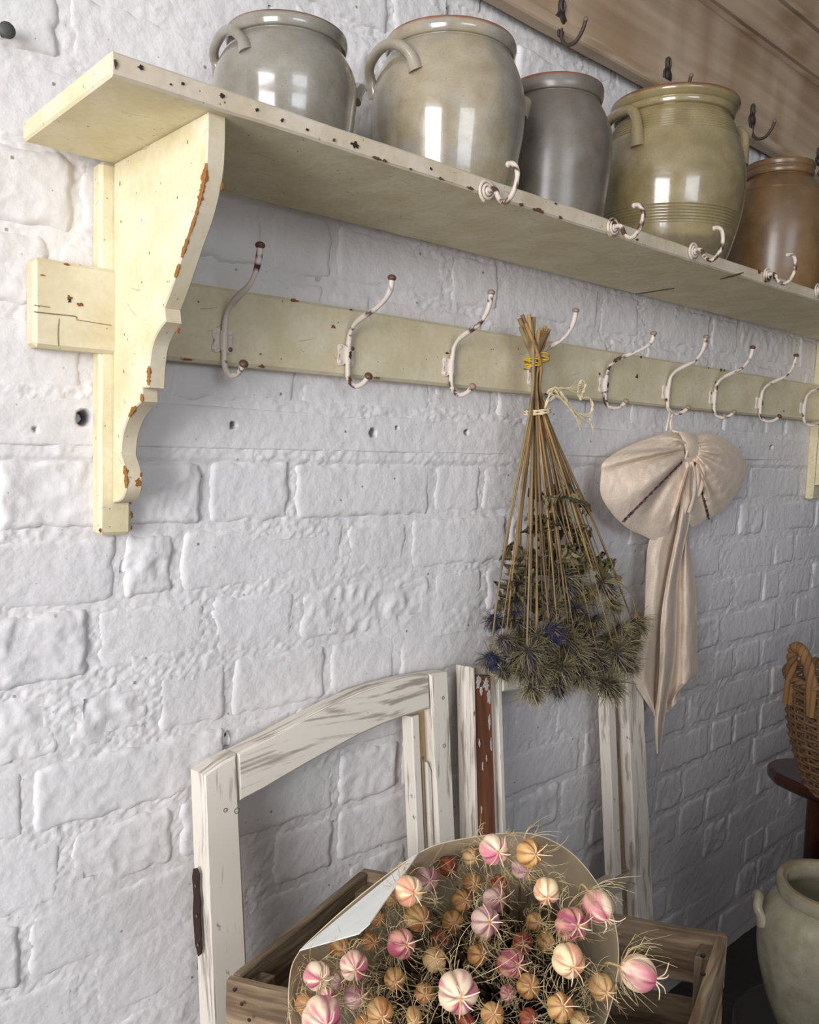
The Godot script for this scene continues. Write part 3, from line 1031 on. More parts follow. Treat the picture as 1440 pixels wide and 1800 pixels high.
func crock(label: String, x: float, z: float, y: float, outer: Array, inner: Array, base: Color, patch: Color, rimc: Color, mat: Material, handles: Array, rings: Array = [], foot := 0.0, group := "stoneware jars on the shelf") -> Node3D:
	var o := thing("stoneware_jar", label, "jar", group)
	var raw := prof(outer)
	var S := []
	for q in spline(raw, 5):
		S.append(q)
	var full := []
	for q in S:
		full.append(q)
	# turned grooves
	if rings.size():
		var dense := []
		for j in full.size() - 1:
			var steps := 1
			for b in rings:
				if full[j + 1].x > b[0] and full[j].x < b[1]:
					steps = 14
			for k in steps:
				dense.append(full[j].lerp(full[j + 1], float(k) / steps))
		dense.append(full[-1])
		for j in dense.size():
			for b in rings:
				if dense[j].x > b[0] and dense[j].x < b[1]:
					dense[j].y -= 0.0016 * pow(0.5 + 0.5 * cos(TAU * (dense[j].x - b[0]) / b[2]), 3.0)
		full = dense
	for q in spline(prof(inner), 3):
		full.append(q)
	var mb := MB.new()
	var sd := x * 100
	var col := func(t: float, a: float, q: Vector3, j: int) -> Color:
		var k := N1.get_noise_3d(q.x * 700 + sd, q.y * 500, q.z * 700)
		var f := N1.get_noise_3d(q.x * 3000 + sd, q.y * 2600, q.z * 3000)
		var c := base.lerp(patch, sm(-0.15, 0.28, k + f * 0.2))
		c = c.lerp(rimc, sm(0.972, 0.992, t + f * 0.012))
		if foot > 0 and q.y < foot + 0.004 * sin(a * 2 + 1):
			c = lin(122, 112, 96).lerp(base, 0.25 + 0.25 * f)
		return c * (0.94 + 0.12 * f)
	turn(mb, full, Vector3(x, y, z), col, 96, 0.004)
	put("body", mb, mat, o)
	for hd in handles:
		# [angle, half spread, foot height, crown height, reach, thickness, squareness]
		mb = MB.new()
		var C := []
		var R := []
		for s in 25:
			var t := -1.0 + 2.0 * s / 24
			var arch: float = pow(maxf(0.0, 1 - pow(absf(t), hd[6])), 1.0 / hd[6])
			var yy: float = lerpf(hd[2], hd[3], arch)
			var d := towards_eye(x, z, hd[0] + hd[1] * (t if hd[6] < 2.5 else signf(t) * pow(absf(t), 0.8)))
			var rad: float = radius_at(full, yy) - 0.003 + hd[4] * sm(0, 0.85, arch)
			C.append(Vector3(x, y + yy, z) + d * rad)
			R.append(hd[5] * (1.0 + 0.5 * (1 - sm(0, 0.5, arch))))
		mb.tube(C, R, 12, base.lerp(patch, 0.4))
		put("handle", mb, mat, o)
	settle(o, Vector3(x, y, z))
	return o
func build_jars() -> void:
	var y := SY + ST
	crock("small grey stoneware jar with looped ears, leftmost on the shelf", 0.5458, 0.125, y,
		[[0, 0.060], [0.0, 0.069], [0.004, 0.071], [0.032, 0.0778], [0.053, 0.0802], [0.071, 0.0818], [0.087, 0.0798], [0.102, 0.0735], [0.113, 0.0665], [0.1175, 0.0638], [0.1185, 0.0650], [0.1190, 0.0672], [0.124, 0.0690], [0.130, 0.0692], [0.1325, 0.0682]],
		[[0.1328, 0.0655], [0.128, 0.0615], [0.112, 0.060], [0.08, 0.074], [0.03, 0.07], [0.008, 0.05], [0.008, 0.0]], lin(154, 151, 143), lin(142, 138, 130), lin(128, 88, 66), M.glaze, [[-66, 32, 0.088, 0.117, 0.016, 0.0055, 2.0], [116, 30, 0.070, 0.098, 0.012, 0.0055, 2.0]])
	crock("large beige grey stoneware jar with arched ear handle, second from the left", 0.7984, 0.13, y,
		[[0, 0.075], [0.0, 0.086], [0.004, 0.088], [0.039, 0.0942], [0.063, 0.0970], [0.090, 0.1012], [0.122, 0.1022], [0.147, 0.0987], [0.169, 0.0905], [0.181, 0.0845], [0.1855, 0.0815], [0.1868, 0.0820], [0.1875, 0.0845], [0.194, 0.0872], [0.2005, 0.0872], [0.2040, 0.0858]],
		[[0.2042, 0.083], [0.198, 0.079], [0.18, 0.078], [0.12, 0.095], [0.05, 0.088], [0.008, 0.07], [0.008, 0.0]], lin(178, 167, 145), lin(160, 156, 147), lin(150, 96, 68), M.glaze, [[-57, 32, 0.136, 0.176, 0.020, 0.0068, 2.0], [128, 30, 0.120, 0.160, 0.017, 0.0068, 2.0]])
	crock("plain tall dull grey stoneware jar without handles, third from the left", 1.0189, 0.13, y,
		[[0, 0.066], [0.0, 0.076], [0.004, 0.0775], [0.027, 0.0800], [0.070, 0.0843], [0.105, 0.0874], [0.136, 0.0876], [0.155, 0.0834], [0.172, 0.0756], [0.184, 0.0690], [0.1885, 0.0668], [0.1900, 0.0672], [0.1910, 0.0695], [0.199, 0.0716], [0.2080, 0.0716], [0.2115, 0.0702]],
		[[0.2118, 0.0675], [0.205, 0.064], [0.18, 0.064], [0.13, 0.082], [0.05, 0.076], [0.008, 0.06], [0.008, 0.0]], lin(130, 124, 117), lin(120, 113, 106), lin(146, 92, 74), M.matt_glaze, [])
	crock("big olive green stoneware jar with turned ring bands and strap handle", 1.333, 0.1365, y + 0.001,
		[[0, 0.085], [0.0, 0.0975], [0.004, 0.1], [0.029, 0.1085], [0.066, 0.1180], [0.106, 0.1245], [0.140, 0.1260], [0.173, 0.1215], [0.206, 0.1120], [0.230, 0.1030], [0.2435, 0.0955], [0.2450, 0.0970], [0.2465, 0.1005], [0.2520, 0.1022], [0.2555, 0.1020], [0.2580, 0.1045], [0.2650, 0.1085], [0.2705, 0.1085], [0.2725, 0.1068]],
		[[0.2727, 0.104], [0.268, 0.099], [0.24, 0.09], [0.14, 0.119], [0.05, 0.108], [0.008, 0.08], [0.008, 0.0]], lin(164, 150, 110), lin(150, 138, 106), lin(132, 84, 54), M.glaze, [[-54, 27, 0.175, 0.2425, 0.022, 0.0085, 3.2], [126, 27, 0.175, 0.2425, 0.022, 0.0085, 3.2]], [[0.205, 0.236, 0.0046], [0.050, 0.079, 0.0046]], 0.034)
	crock("warm brown stoneware jar at the right end of the shelf", 1.7428, 0.135, y + 0.001,
		[[0, 0.076], [0.0, 0.086], [0.005, 0.0885], [0.05, 0.0970], [0.12, 0.1030], [0.170, 0.1010], [0.205, 0.0905], [0.228, 0.0740], [0.2400, 0.0625], [0.2420, 0.0630], [0.2435, 0.0655], [0.2500, 0.0668], [0.2560, 0.0655], [0.2585, 0.0670], [0.2650, 0.0682], [0.2690, 0.0672]],
		[[0.2694, 0.0645], [0.262, 0.06], [0.235, 0.058], [0.14, 0.095], [0.05, 0.09], [0.008, 0.07], [0.008, 0.0]], lin(140, 109, 74), lin(122, 96, 66), lin(130, 102, 70), M.matt_glaze, [], [[0.206, 0.2085, 0.0025]])

# ---------------------------------------------------------------- the moulded rack above
func build_rack() -> void:
	var o := thing("coat_rack", "old brown moulded wooden coat rack board high on the wall", "coat rack")
	var col := lin(192, 172, 150)
	var P := []
	for q in [[0.000, 0.012], [0.000, 0.034], [0.003, 0.0375], [0.012, 0.0395], [0.018, 0.0385], [0.021, 0.0345], [0.023, 0.0335], [0.198, 0.0335], [0.2, 0.036], [0.206, 0.0385], [0.212, 0.036], [0.2135, 0.031], [0.217, 0.031], [0.2185, 0.038], [0.226, 0.0415], [0.240, 0.046], [0.258, 0.055], [0.274, 0.067], [0.279, 0.0685], [0.281, 0.062], [0.285, 0.062], [0.287, 0.0715], [0.293, 0.0745], [0.300, 0.0725], [0.304, 0.0755], [0.330, 0.0790], [0.352, 0.0790], [0.358, 0.0760], [0.362, 0.0700], [0.362, 0.012]]:
		P.append(q)
	var R := []
	var xs := [0.62, 0.624]
	for i in 44:
		xs.append(0.65 + i * 0.045)
	xs.append_array([2.60, 2.604])
	for x in xs:
		var ring := PackedVector3Array()
		for q in P:
			ring.append(Vector3(x, 1.9815 + q[0] + N1.get_noise_2d(x * 500, q[0] * 3000) * 0.0012, 0.004 + q[1] + N1.get_noise_2d(x * 500 + 70, q[0] * 3000) * 0.0008))
		R.append(ring)
	var pts := PackedVector3Array()
	var cols := PackedColorArray()
	var uv := PackedVector2Array()
	for j in P.size():
		for i in xs.size():
			pts.append(R[i][j])
			var k := N1.get_noise_2d(xs[i] * 420, P[j][0] * 1500 + 300)
			var f := N1.get_noise_2d(xs[i] * 2000, P[j][0] * 5000)
			var c := col.lerp(lin(166, 140, 112), sm(-0.1, 0.4, k))
			c = c.lerp(lin(214, 200, 180), sm(0.22, 0.5, f + k * 0.4) * 0.5)
			cols.append(c)
			uv.append(Vector2(xs[i], P[j][0] + P[j][1]))
	var mb := MB.new()
	# hard arrises: each face of the moulding is its own sheet
	for j in P.size() - 1:
		var a := pts.slice(j * xs.size(), (j + 2) * xs.size())
		mb.grid(a, xs.size(), 2, cols.slice(j * xs.size(), (j + 2) * xs.size()), false, uv.slice(j * xs.size(), (j + 2) * xs.size()))
	for e in [0, xs.size() - 1]:
		for j in range(1, P.size() - 1):
			if e == 0:
				mb.tri(pts[e], pts[j * xs.size()], pts[(j + 1) * xs.size()], col)
			else:
				mb.tri(pts[e], pts[(j + 1) * xs.size() + e], pts[j * xs.size() + e], col)
	put("moulded_board", mb, M.rack_wood, o)
	var dark := lin(62, 56, 50)
	var spots := []
	for q in [[985, 38], [1172, 134], [1321, 212], [1437, 285]]:
		var p := pz(q[0], q[1], 0.0375)
		spots.append(p)
	for p in spots:
		var hk := sub("iron_hook", o)
		mb = MB.new()
		var face := 0.0372
		# a cast plate: ring above, boss below, a tongue at the foot
		var poly := PackedVector2Array()
		for q in [[0.006, -0.026], [0.0085, -0.012], [0.0135, -0.004], [0.0135, 0.006], [0.008, 0.013], [0.0085, 0.022], [0.007, 0.031], [0, 0.036], [-0.007, 0.031], [-0.0085, 0.022], [-0.008, 0.013], [-0.0135, 0.006], [-0.0135, -0.004], [-0.0085, -0.012], [-0.006, -0.026]]:
			poly.append(Vector2(q[0], q[1]))
		prism(mb, poly, 0, 0.004, 0.001, Transform3D(Basis(), Vector3(p.x, p.y, face)), dark)
		mb.ball(Vector3(p.x, p.y + 0.001, face + 0.004), Vector3(0.0085, 0.0085, 0.004), dark, 12, 8)
		var ringp := []
		for i in 17:
			var a := TAU * i / 16
			ringp.append(Vector3(p.x + cos(a) * 0.0052, p.y + 0.0235 + sin(a) * 0.0085, face + 0.0045))
		mb.tube(ringp, 0.0019, 8, lin(84, 78, 70), false)
		put("hook_plate", mb, M.iron, hk)
		mb = MB.new()
		var W := spline([Vector3(p.x, p.y - 0.012, face + 0.003), Vector3(p.x, p.y - 0.028, face + 0.005), Vector3(p.x, p.y - 0.042, face + 0.016), Vector3(p.x, p.y - 0.043, face + 0.034), Vector3(p.x, p.y - 0.028, face + 0.048), Vector3(p.x, p.y - 0.014, face + 0.053)], 5)
		mb.tube(W, 0.0032, 9, lin(78, 66, 56))
		mb.ball(W[-1], Vector3(0.0042, 0.0042, 0.0042), lin(120, 110, 98), 9, 6)
		put("hook_wire", mb, M.iron, hk)
	settle(o, Vector3(0.62, 1.9815, 0))

# ---------------------------------------------------------------- two old window sashes leaning on the wall
func build_sashes() -> void:
	var white := lin(242, 237, 229)
	var T := 0.037
	var groups := [
		["arched_sash", "worn white arched window sash, empty of glass, beside the crate", 0.12, 0.160],
		["arched_sash", "taller worn white window sash with a bared red wood strip, behind the thistles", 0.10, 0.148]]
	for n in 2:
		var g = groups[n]
		var o := thing(g[0], g[1], "window sash", "old window sashes leaning on the wall")
		o.position = Vector3(0, 0.004, g[3] - T)
		o.rotation.x = -atan(g[2])
		var place := func(x: float, y: float) -> Vector2:      # a point of the face seen in the photograph, in the sash's own plane
			return Vector2(x, y * sqrt(1 + g[2] * g[2]))
		var slab := func(called: String, list: Array, z0: float, z1: float, bev: float, col: Color, mat: Material = M.sash_paint, upright := true) -> MeshInstance3D:
			var poly := PackedVector2Array()
			for q in list:
				poly.append(place.call(q[0], q[1]))
			if Geometry2D.is_polygon_clockwise(poly) != Geometry2D.is_polygon_clockwise(PackedVector2Array([Vector2(0, 0), Vector2(1, 0), Vector2(1, 1)])):
				poly.reverse()
			var mb := MB.new()
			prism(mb, poly, z0, z1, bev, Transform3D(), col, null, upright)
			for i in mb.t.size():
				mb.t[i] += Vector2(n * 0.37 + list[0][0], list[0][0] * 0.7)
			return put(called, mb, mat, o)
		if n == 0:
			slab.call("stile", [[0.484, 0], [0.545, 0], [0.540, 0.80], [0.5395, 0.8790], [0.515, 0.8735], [0.490, 0.8640]], 0, T, 0.004, white)
			slab.call("arched_rail", [[0.541, 0.816], [0.578, 0.8235], [0.616, 0.8330], [0.656, 0.8425], [0.697, 0.8515], [0.740, 0.8605], [0.785, 0.8670], [0.825, 0.8705], [0.8825, 0.8725], [0.8825, 0.9255], [0.835, 0.9275], [0.788, 0.9260], [0.745, 0.9225], [0.701, 0.9150], [0.645, 0.9030], [0.589, 0.8890], [0.541, 0.8785]], 0.002, T - 0.002, 0.003, white, M.sash_paint, false)
			slab.call("stile", [[0.8835, 0], [0.923, 0], [0.9225, 0.66], [0.9215, 0.9235], [0.8835, 0.9255], [0.8845, 0.67]], 0, T, 0.003, white)
			slab.call("glazing_bead", [[0.8445, 0.0], [0.8610, 0.0], [0.8615, 0.866], [0.8455, 0.866]], 0.006, T - 0.006, 0.002, white)
			slab.call("rebate", [[0.861, 0], [0.8835, 0], [0.8835, 0.8715], [0.861, 0.8715]], 0.004, T - 0.019, 0.001, lin(186, 160, 122))
			slab.call("splinter", [[0.8645, 0.60], [0.8690, 0.60], [0.8695, 0.79], [0.8655, 0.80]], T - 0.020, T - 0.010, 0.001, lin(200, 178, 146))
			slab.call("splinter", [[0.8730, 0.52], [0.8790, 0.52], [0.8815, 0.775], [0.8740, 0.79]], T - 0.020, T - 0.006, 0.001, white)
			slab.call("bottom_rail", [[0.5445, 0.0], [0.8445, 0.0], [0.8445, 0.075], [0.5445, 0.075]], 0.002, T - 0.002, 0.003, white, M.sash_paint, false)
			# peg ends and a bolt mark on the face, a rusted hinge on the edge
			for q in [[0.519, 0.812, 0.0026], [0.535, 0.807, 0.0036], [0.908, 0.885, 0.0026], [0.906, 0.81, 0.003]]:
				var mb := MB.new()
				var C := []
				var p: Vector2 = place.call(q[0], q[1])
				for i in 13:
					C.append(Vector3(p.x + cos(TAU * i / 12) * q[2], p.y + sin(TAU * i / 12) * q[2], T))
				mb.tube(C, 0.0005, 5, lin(120, 104, 88), false)
				mb.ball(Vector3(p.x, p.y, T - 0.0006), Vector3(q[2], q[2], 0.001), white, 10, 6)
				put("peg", mb, M.chipped, o)
			var hb := MB.new()
			var poly := PackedVector2Array()
			for q in [[0.004, 0.0], [0.009, 0.004], [0.011, 0.012], [0.0105, 0.055], [0.0125, 0.07], [0.0105, 0.085], [0.012, 0.105], [0.008, 0.112], [0.002, 0.110], [-0.0005, 0.100], [0.0005, 0.075], [-0.002, 0.055], [-0.0005, 0.015]]:
				poly.append(Vector2(q[0] - 0.006, q[1]))
			var hp := pz(351, 1703, 0.081) - o.position
			prism(hb, poly, 0, 0.003, 0.0008, Transform3D(Basis(Vector3(0.35, 0, 0.94).normalized(), Vector3.UP, Vector3(-0.94, 0, 0.35).normalized()), Vector3(0.4835, 0.640, 0.022)), lin(60, 40, 34))
			for q in [0.016, 0.052, 0.09]:
				hb.ball(Vector3(0.4798, 0.640 + q, 0.0235), Vector3(0.0010, 0.0022, 0.0022), lin(120, 100, 86), 8, 6)
			put("hinge", hb, M.iron, o)
			tag(o.get_child(o.get_child_count() - 1), "dark rusted iron hinge leaf")
		else:
			slab.call("stile", [[0.958, 0], [1.047, 0], [1.0440, 0.905], [1.0330, 0.906], [1.0270, 0.915], [0.968, 0.926]], 0, T - 0.016, 0.002, white)
			slab.call("edge_strip", [[0.957, 0], [0.968, 0], [0.9765, 0.925], [0.9685, 0.926]], T - 0.016, T, 0.002, white)
			slab.call("bare_strip", [[0.968, 0.0], [1.0155, 0.0], [1.0180, 0.650], [1.0170, 0.904], [0.9765, 0.911], [0.976, 0.65]], T - 0.018, T - 0.003, 0.0015, lin(150, 96, 66), M.bare_wood)
			tag(o.get_child(o.get_child_count() - 1), "strip of bared red brown wood")
			var fl := MB.new()
			for q in [[0.985, 0.90, 8, 14], [1.004, 0.893, 9, 12], [1.010, 0.87, 5, 16], [0.992, 0.882, 4, 10], [0.984, 0.80, 2, 9], [0.990, 0.76, 2, 8], [1.012, 0.79, 2, 14], [1.0, 0.77, 1.5, 6], [0.984, 0.69, 2, 8], [1.009, 0.83, 3, 18]]:
				var p: Vector2 = place.call(q[0], q[1])
				fl.flake(Vector3(p.x, p.y, T - 0.003), Vector3.RIGHT, Vector3.UP, q[2] * 0.001, q[3] * 0.001, rng, white, 0.0009)
			tag(put("paint_flakes", fl, M.chipped, o), "", "", "", "stuff")
			slab.call("inner_bead", [[1.034, 0.0], [1.047, 0.0], [1.0445, 0.903], [1.034, 0.905]], T - 0.018, T - 0.004, 0.002, white)
			slab.call("arched_rail", [[1.0445, 0.872], [1.10, 0.8665], [1.18, 0.8550], [1.265, 0.8385], [1.33, 0.8275], [1.401, 0.8180], [1.401, 0.862], [1.33, 0.880], [1.25, 0.898], [1.16, 0.912], [1.0445, 0.922]], 0.002, T - 0.003, 0.003, white, M.sash_paint, false)
			slab.call("stile", [[1.423, 0], [1.486, 0], [1.475, 0.35], [1.4600, 0.8330], [1.4300, 0.8420], [1.4020, 0.8480], [1.417, 0.35]], 0, T, 0.003, white)
			slab.call("rebate", [[1.377, 0.0], [1.424, 0.0], [1.418, 0.35], [1.4025, 0.818], [1.372, 0.822]], 0.002, T - 0.022, 0.001, lin(150, 132, 108))
			slab.call("glazing_bead", [[1.357, 0.455], [1.3800, 0.455], [1.3745, 0.820], [1.3490, 0.823]], 0.004, T - 0.008, 0.002, white)
			slab.call("glazing_bead", [[1.366, 0.02], [1.387, 0.02], [1.3810, 0.425], [1.3590, 0.425]], 0.004, T - 0.008, 0.002, white)
			slab.call("glazing_bar", [[1.046, 0.425], [1.405, 0.425], [1.405, 0.455], [1.046, 0.455]], 0.004, T - 0.004, 0.003, lin(206, 196, 180), M.sash_paint, false)
			slab.call("bottom_rail", [[1.046, 0.0], [1.422, 0.0], [1.422, 0.08], [1.046, 0.08]], 0.002, T - 0.002, 0.003, white, M.sash_paint, false)

# ---------------------------------------------------------------- the crate
func build_crate() -> void:
	var o := thing("wooden_crate", "weathered slatted wooden crate in front of the leaning window sashes", "crate")
	var top := 0.70
	var A := Vector3(0.4417, top, 0.2025)
	var B := Vector3(0.7126, top, 0.1079)
	var Cc := Vector3(0.9723, top, 0.5106)
	var D := A + (Cc - B)
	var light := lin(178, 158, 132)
	var H := 0.245
	var T := 0.0115
	var wall_ := func(called: String, p: Vector3, q: Vector3, inward: Vector3, slats: Array, ext: float, col: Color) -> void:
		var d := (q - p).normalized()
		var L := (q - p).length() + ext * 2
		for s in slats:
			var m := (p + q) / 2 + inward * (T / 2)
			m.y = top - (s[0] + s[1]) / 2 - (s[2] if s.size() > 2 else 0.0)
			var mb := MB.new()
			var k := rr(0.88, 1.08)
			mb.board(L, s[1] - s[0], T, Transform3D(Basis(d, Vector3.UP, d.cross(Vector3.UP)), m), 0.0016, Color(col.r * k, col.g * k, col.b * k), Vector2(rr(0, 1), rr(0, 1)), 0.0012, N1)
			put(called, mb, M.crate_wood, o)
	var along := (B - A).normalized()
	var across := (D - A).normalized()
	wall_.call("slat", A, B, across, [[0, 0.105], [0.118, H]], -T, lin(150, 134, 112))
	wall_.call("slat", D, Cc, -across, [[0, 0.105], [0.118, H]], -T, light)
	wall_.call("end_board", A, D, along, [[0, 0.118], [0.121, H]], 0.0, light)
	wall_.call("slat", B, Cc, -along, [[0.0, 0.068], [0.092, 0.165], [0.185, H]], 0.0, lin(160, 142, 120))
	for q in [[A, 1, 1], [B, -1, 1], [D, 1, -1], [Cc, -1, -1]]:
		var c: Vector3 = q[0] + along * (q[1] * (T + 0.0165)) + across * (q[2] * (T + 0.0095))
		var mb := MB.new()
		mb.board(H - 0.014, 0.033, 0.019, Transform3D(Basis(Vector3.UP, -along, across), Vector3(c.x, top - H / 2 - 0.006, c.z)), 0.0015, lin(146, 130, 110), Vector2(rr(0, 1), 0), 0.0012, N1)
		put("corner_post", mb, M.crate_wood, o)
	var k := 0
	for s in 5:
		var m := (A + D) / 2 + along * (0.02 + 0.06 * s)
		m.y = top - H + 0.006
		var mb := MB.new()
		mb.board(0.455, 0.052, 0.010, Transform3D(Basis(across, -along, Vector3.UP), m), 0.0015, lin(140, 124, 104), Vector2(rr(0, 1), 0), 0.0012, N1)
		put("base_slat", mb, M.crate_wood, o)
	for q in [[425, 1765], [438, 1793], [412, 1740]]:
		var dd := ray(q[0], q[1])
		var nn := along
		var p: Vector3 = eye + dd * ((A - eye).dot(nn) / dd.dot(nn))
		var mb := MB.new()
		mb.ball(p, Vector3(0.0022, 0.0022, 0.0012), lin(56, 44, 38), 8, 6, Basis(across, Vector3.UP, -along))
		put("nail", mb, M.iron, o)
	for q in [[1236, 1680], [1236, 1712]]:
		var dd := ray(q[0], q[1])
		var p := eye + dd * (((B - eye).dot(along) - 0.0315) / dd.dot(along))
		var mb := MB.new()
		mb.ball(p, Vector3(0.003, 0.003, 0.0012), lin(46, 38, 34), 8, 6, Basis(across, Vector3.UP, -along))
		put("nail", mb, M.iron, o)
	var mid := (A + Cc) / 2
	settle(o, Vector3(mid.x, top - H, mid.z))
	# what carries it, below the picture
	var st := thing("low_stool", "low plain wooden stool under the slatted crate", "stool")
	var mb := MB.new()
	var bs := Basis(across, Vector3.UP, across.cross(Vector3.UP))
	mb.board(0.40, 0.03, 0.24, Transform3D(bs, Vector3(mid.x + 0.01, top - H - 0.0155, mid.z + 0.012)), 0.004, lin(120, 96, 72), Vector2.ZERO)
	put("seat", mb, M.bare_wood, st)
	for q in [[-1, -1], [1, -1], [-1, 1], [1, 1]]:
		var p: Vector3 = Vector3(mid.x + 0.01, 0, mid.z + 0.012) + across * (0.16 * q[0]) + bs.z * (0.085 * q[1])
		mb = MB.new()
		mb.board(top - H - 0.031, 0.034, 0.034, Transform3D(Basis(Vector3.UP, Vector3.LEFT, Vector3.BACK), Vector3(p.x, (top - H - 0.031) / 2, p.z)), 0.003, lin(120, 96, 72))
		put("leg", mb, M.bare_wood, st)
	settle(st, Vector3(mid.x, 0, mid.z))

# ---------------------------------------------------------------- the dark corner on the right
func build_far_corner() -> void:
	# a small dark table with a rounded end
	var o := thing("side_table", "dark red brown wooden table with rounded end, under the wicker basket", "table")
	var col := lin(74, 34, 26)
	var top := 0.60
	var T := 0.028
	var poly := PackedVector2Array()
	for q in [[1352, 1336], [1349.5, 1341], [1352, 1348], [1362, 1358], [1380, 1367], [1405, 1378], [1440, 1391], [1500, 1412], [1600, 1446], [1700, 1475], [1800, 1440], [1700, 1390], [1600, 1358], [1500, 1341], [1420, 1332], [1380, 1331], [1362, 1332.5]]:
		var p := py(q[0], q[1], top)
		poly.append(Vector2(p.x, -p.z))
	if Geometry2D.is_polygon_clockwise(poly) != Geometry2D.is_polygon_clockwise(PackedVector2Array([Vector2(0, 0), Vector2(1, 0), Vector2(1, 1)])):
		poly.reverse()
	var mb := MB.new()
	prism(mb, poly, 0, T, 0.007, Transform3D(Basis(Vector3.RIGHT, Vector3(0, 0, -1), Vector3.UP), Vector3(0, top - T, 0)), col)
	put("table_top", mb, M.dark_wood, o)
	for q in [[1.985, 0.215], [2.05, 0.36], [2.42, 0.20], [2.30, 0.42]]:
		mb = MB.new()
		var P := [Vector3(q[0], top - T, q[1]), Vector3(q[0], top - 0.2, q[1]), Vector3(q[0], 0.02, q[1]), Vector3(q[0], 0, q[1])]
		mb.tube(P, [0.021, 0.020, 0.0155, 0.014], 14, col)
		put("leg", mb, M.dark_wood, o)
	settle(o, Vector3(2.1, 0, 0.25))
	# the wicker basket on it
	var b := thing("wicker_basket", "brown woven wicker basket with twisted rope handle on the dark table", "basket")
	var c := py(1530, 1398, top)
	c.y = top + 0.0005
	var Hh := 0.232
	var straw := lin(132, 100, 68)
	var ring_r := func(t: float) -> float:
		return lerpf(0.122, 0.172, pow(t, 0.8)) + 0.010 * sin(PI * t)
	var stakes := 30
	for s in stakes:
		var P := []
		for k in 9:
			var t := k / 8.0
			var a := TAU * s / stakes
			var r: float = ring_r.call(t)
			P.append(c + Vector3(sin(a) * r, t * Hh + 0.002, cos(a) * r))
		mb = MB.new()
		mb.tube(P, 0.0026, 6, straw.darkened(0.25))
		put("stake", mb, M.fibre, b)
	for w in 27:
		var t := (w + 0.5) / 27.0
		var P := []
		var R := []
		var K := PackedColorArray()
		var tone := rr(0.72, 1.1)
		for k in 121:
			var a := TAU * k / 120
			var r: float = ring_r.call(t) + 0.0034 * cos(a * stakes / 2.0 + PI * w)
			P.append(c + Vector3(sin(a) * r, t * Hh + 0.0025 + 0.0006 * sin(a * 7 + w), cos(a) * r))
			R.append(0.0032 + 0.0004 * sin(a * 11 + w * 3))
			var e := tone * (0.9 + 0.2 * N1.get_noise_2d(k * 40, w * 90))
			K.append(Color(straw.r * e, straw.g * e, straw.b * e))
		mb = MB.new()
		mb.tube(P, R, 5, K, false)
		put("weaver", mb, M.fibre, b)
	for s in 2:
		var P := []
		for k in 181:
			var a := TAU * k / 180
			P.append(c + Vector3(sin(a), 0, cos(a)) * (0.174 + 0.005 * cos(a * 26 + PI * s)) + Vector3.UP * (Hh + 0.004 + 0.005 * sin(a * 26 + PI * s)))
		mb = MB.new()
		mb.tube(P, 0.0052, 7, straw.darkened(0.1), false)
		put("rim_braid", mb, M.fibre, b)
	var base := MB.new()
	base.tube([c + Vector3.UP * 0.001, c + Vector3.UP * 0.006], 0.122, 40, straw.darkened(0.3))
	put("base", base, M.fibre, b)
	# rope handles: three strands laid together, standing up from the rim
	for side in 2:
		var ang := deg_to_rad(-124.0 if side == 0 else 56.0)
		var dirr := Vector3(sin(ang), 0, cos(ang))
		var tang := Vector3(dirr.z, 0, -dirr.x)
		var C := []
		for k in 41:
			var q := -1.0 + k / 20.0
			C.append(c + dirr * (0.172 + 0.014 * (1 - q * q)) + tang * (0.040 * q) + Vector3.UP * (Hh - 0.05 + 0.128 * pow(maxf(0, 1 - pow(absf(q), 2.6)), 0.55)))
		for s in 3:
			var P := []
			for k in C.size():
				var d: Vector3 = (C[mini(k + 1, 40)] - C[maxi(k - 1, 0)]).normalized()
				var n1 := d.cross(dirr).normalized()
				var n2 := d.cross(n1)
				var a := k * 0.62 + TAU * s / 3
				P.append(C[k] + (n1 * cos(a) + n2 * sin(a)) * 0.0060)
			mb = MB.new()
			mb.tube(P, 0.0060, 7, lin(142, 104, 64) * rr(0.7, 1.0))
			put("rope_strand", mb, M.fibre, b)
	settle(b, c)
	# the tall crock on the floor
	var g := lin(226, 221, 196)
	var jx := 1.605
	var jz := 0.405
	crock("big pale cream glazed crock with lug and wide mouth, lower right on the round stool", jx, jz, 0.1885,
		[[0, 0.05], [0.0, 0.070], [0.006, 0.073], [0.022, 0.081], [0.066, 0.1012], [0.119, 0.1172], [0.163, 0.1255], [0.205, 0.1272], [0.235, 0.1225], [0.255, 0.1150], [0.272, 0.1040], [0.279, 0.0965], [0.2820, 0.0935], [0.2840, 0.0960], [0.288, 0.0995], [0.300, 0.1010], [0.309, 0.0995], [0.3120, 0.0960]],
		[[0.3125, 0.090], [0.309, 0.084], [0.300, 0.0815], [0.280, 0.083], [0.25, 0.105], [0.2, 0.118], [0.12, 0.106], [0.02, 0.065], [0.012, 0.0]], g, lin(216, 212, 190), lin(204, 192, 160), M.glaze, [[-80, 13, 0.222, 0.262, 0.020, 0.0085, 2.2], [100, 13, 0.222, 0.262, 0.020, 0.0085, 2.2]], [], 0.0, "")
	# a dark round stool that carries it
	var st := thing("round_stool", "low dark round wooden stool under the pale crock, lower right", "stool")
	var sc := Vector3(1.63, 0, 0.40)
	mb = MB.new()
	var P := prof([[0.158, 0.0], [0.158, 0.14], [0.160, 0.158], [0.167, 0.165], [0.178, 0.166], [0.185, 0.162], [0.188, 0.152], [0.188, 0.08], [0.188, 0.0]])
	turn(mb, P, sc, func(_t, _a, _q, _j): return lin(52, 32, 26), 56)
	put("seat", mb, M.dark_wood, st)
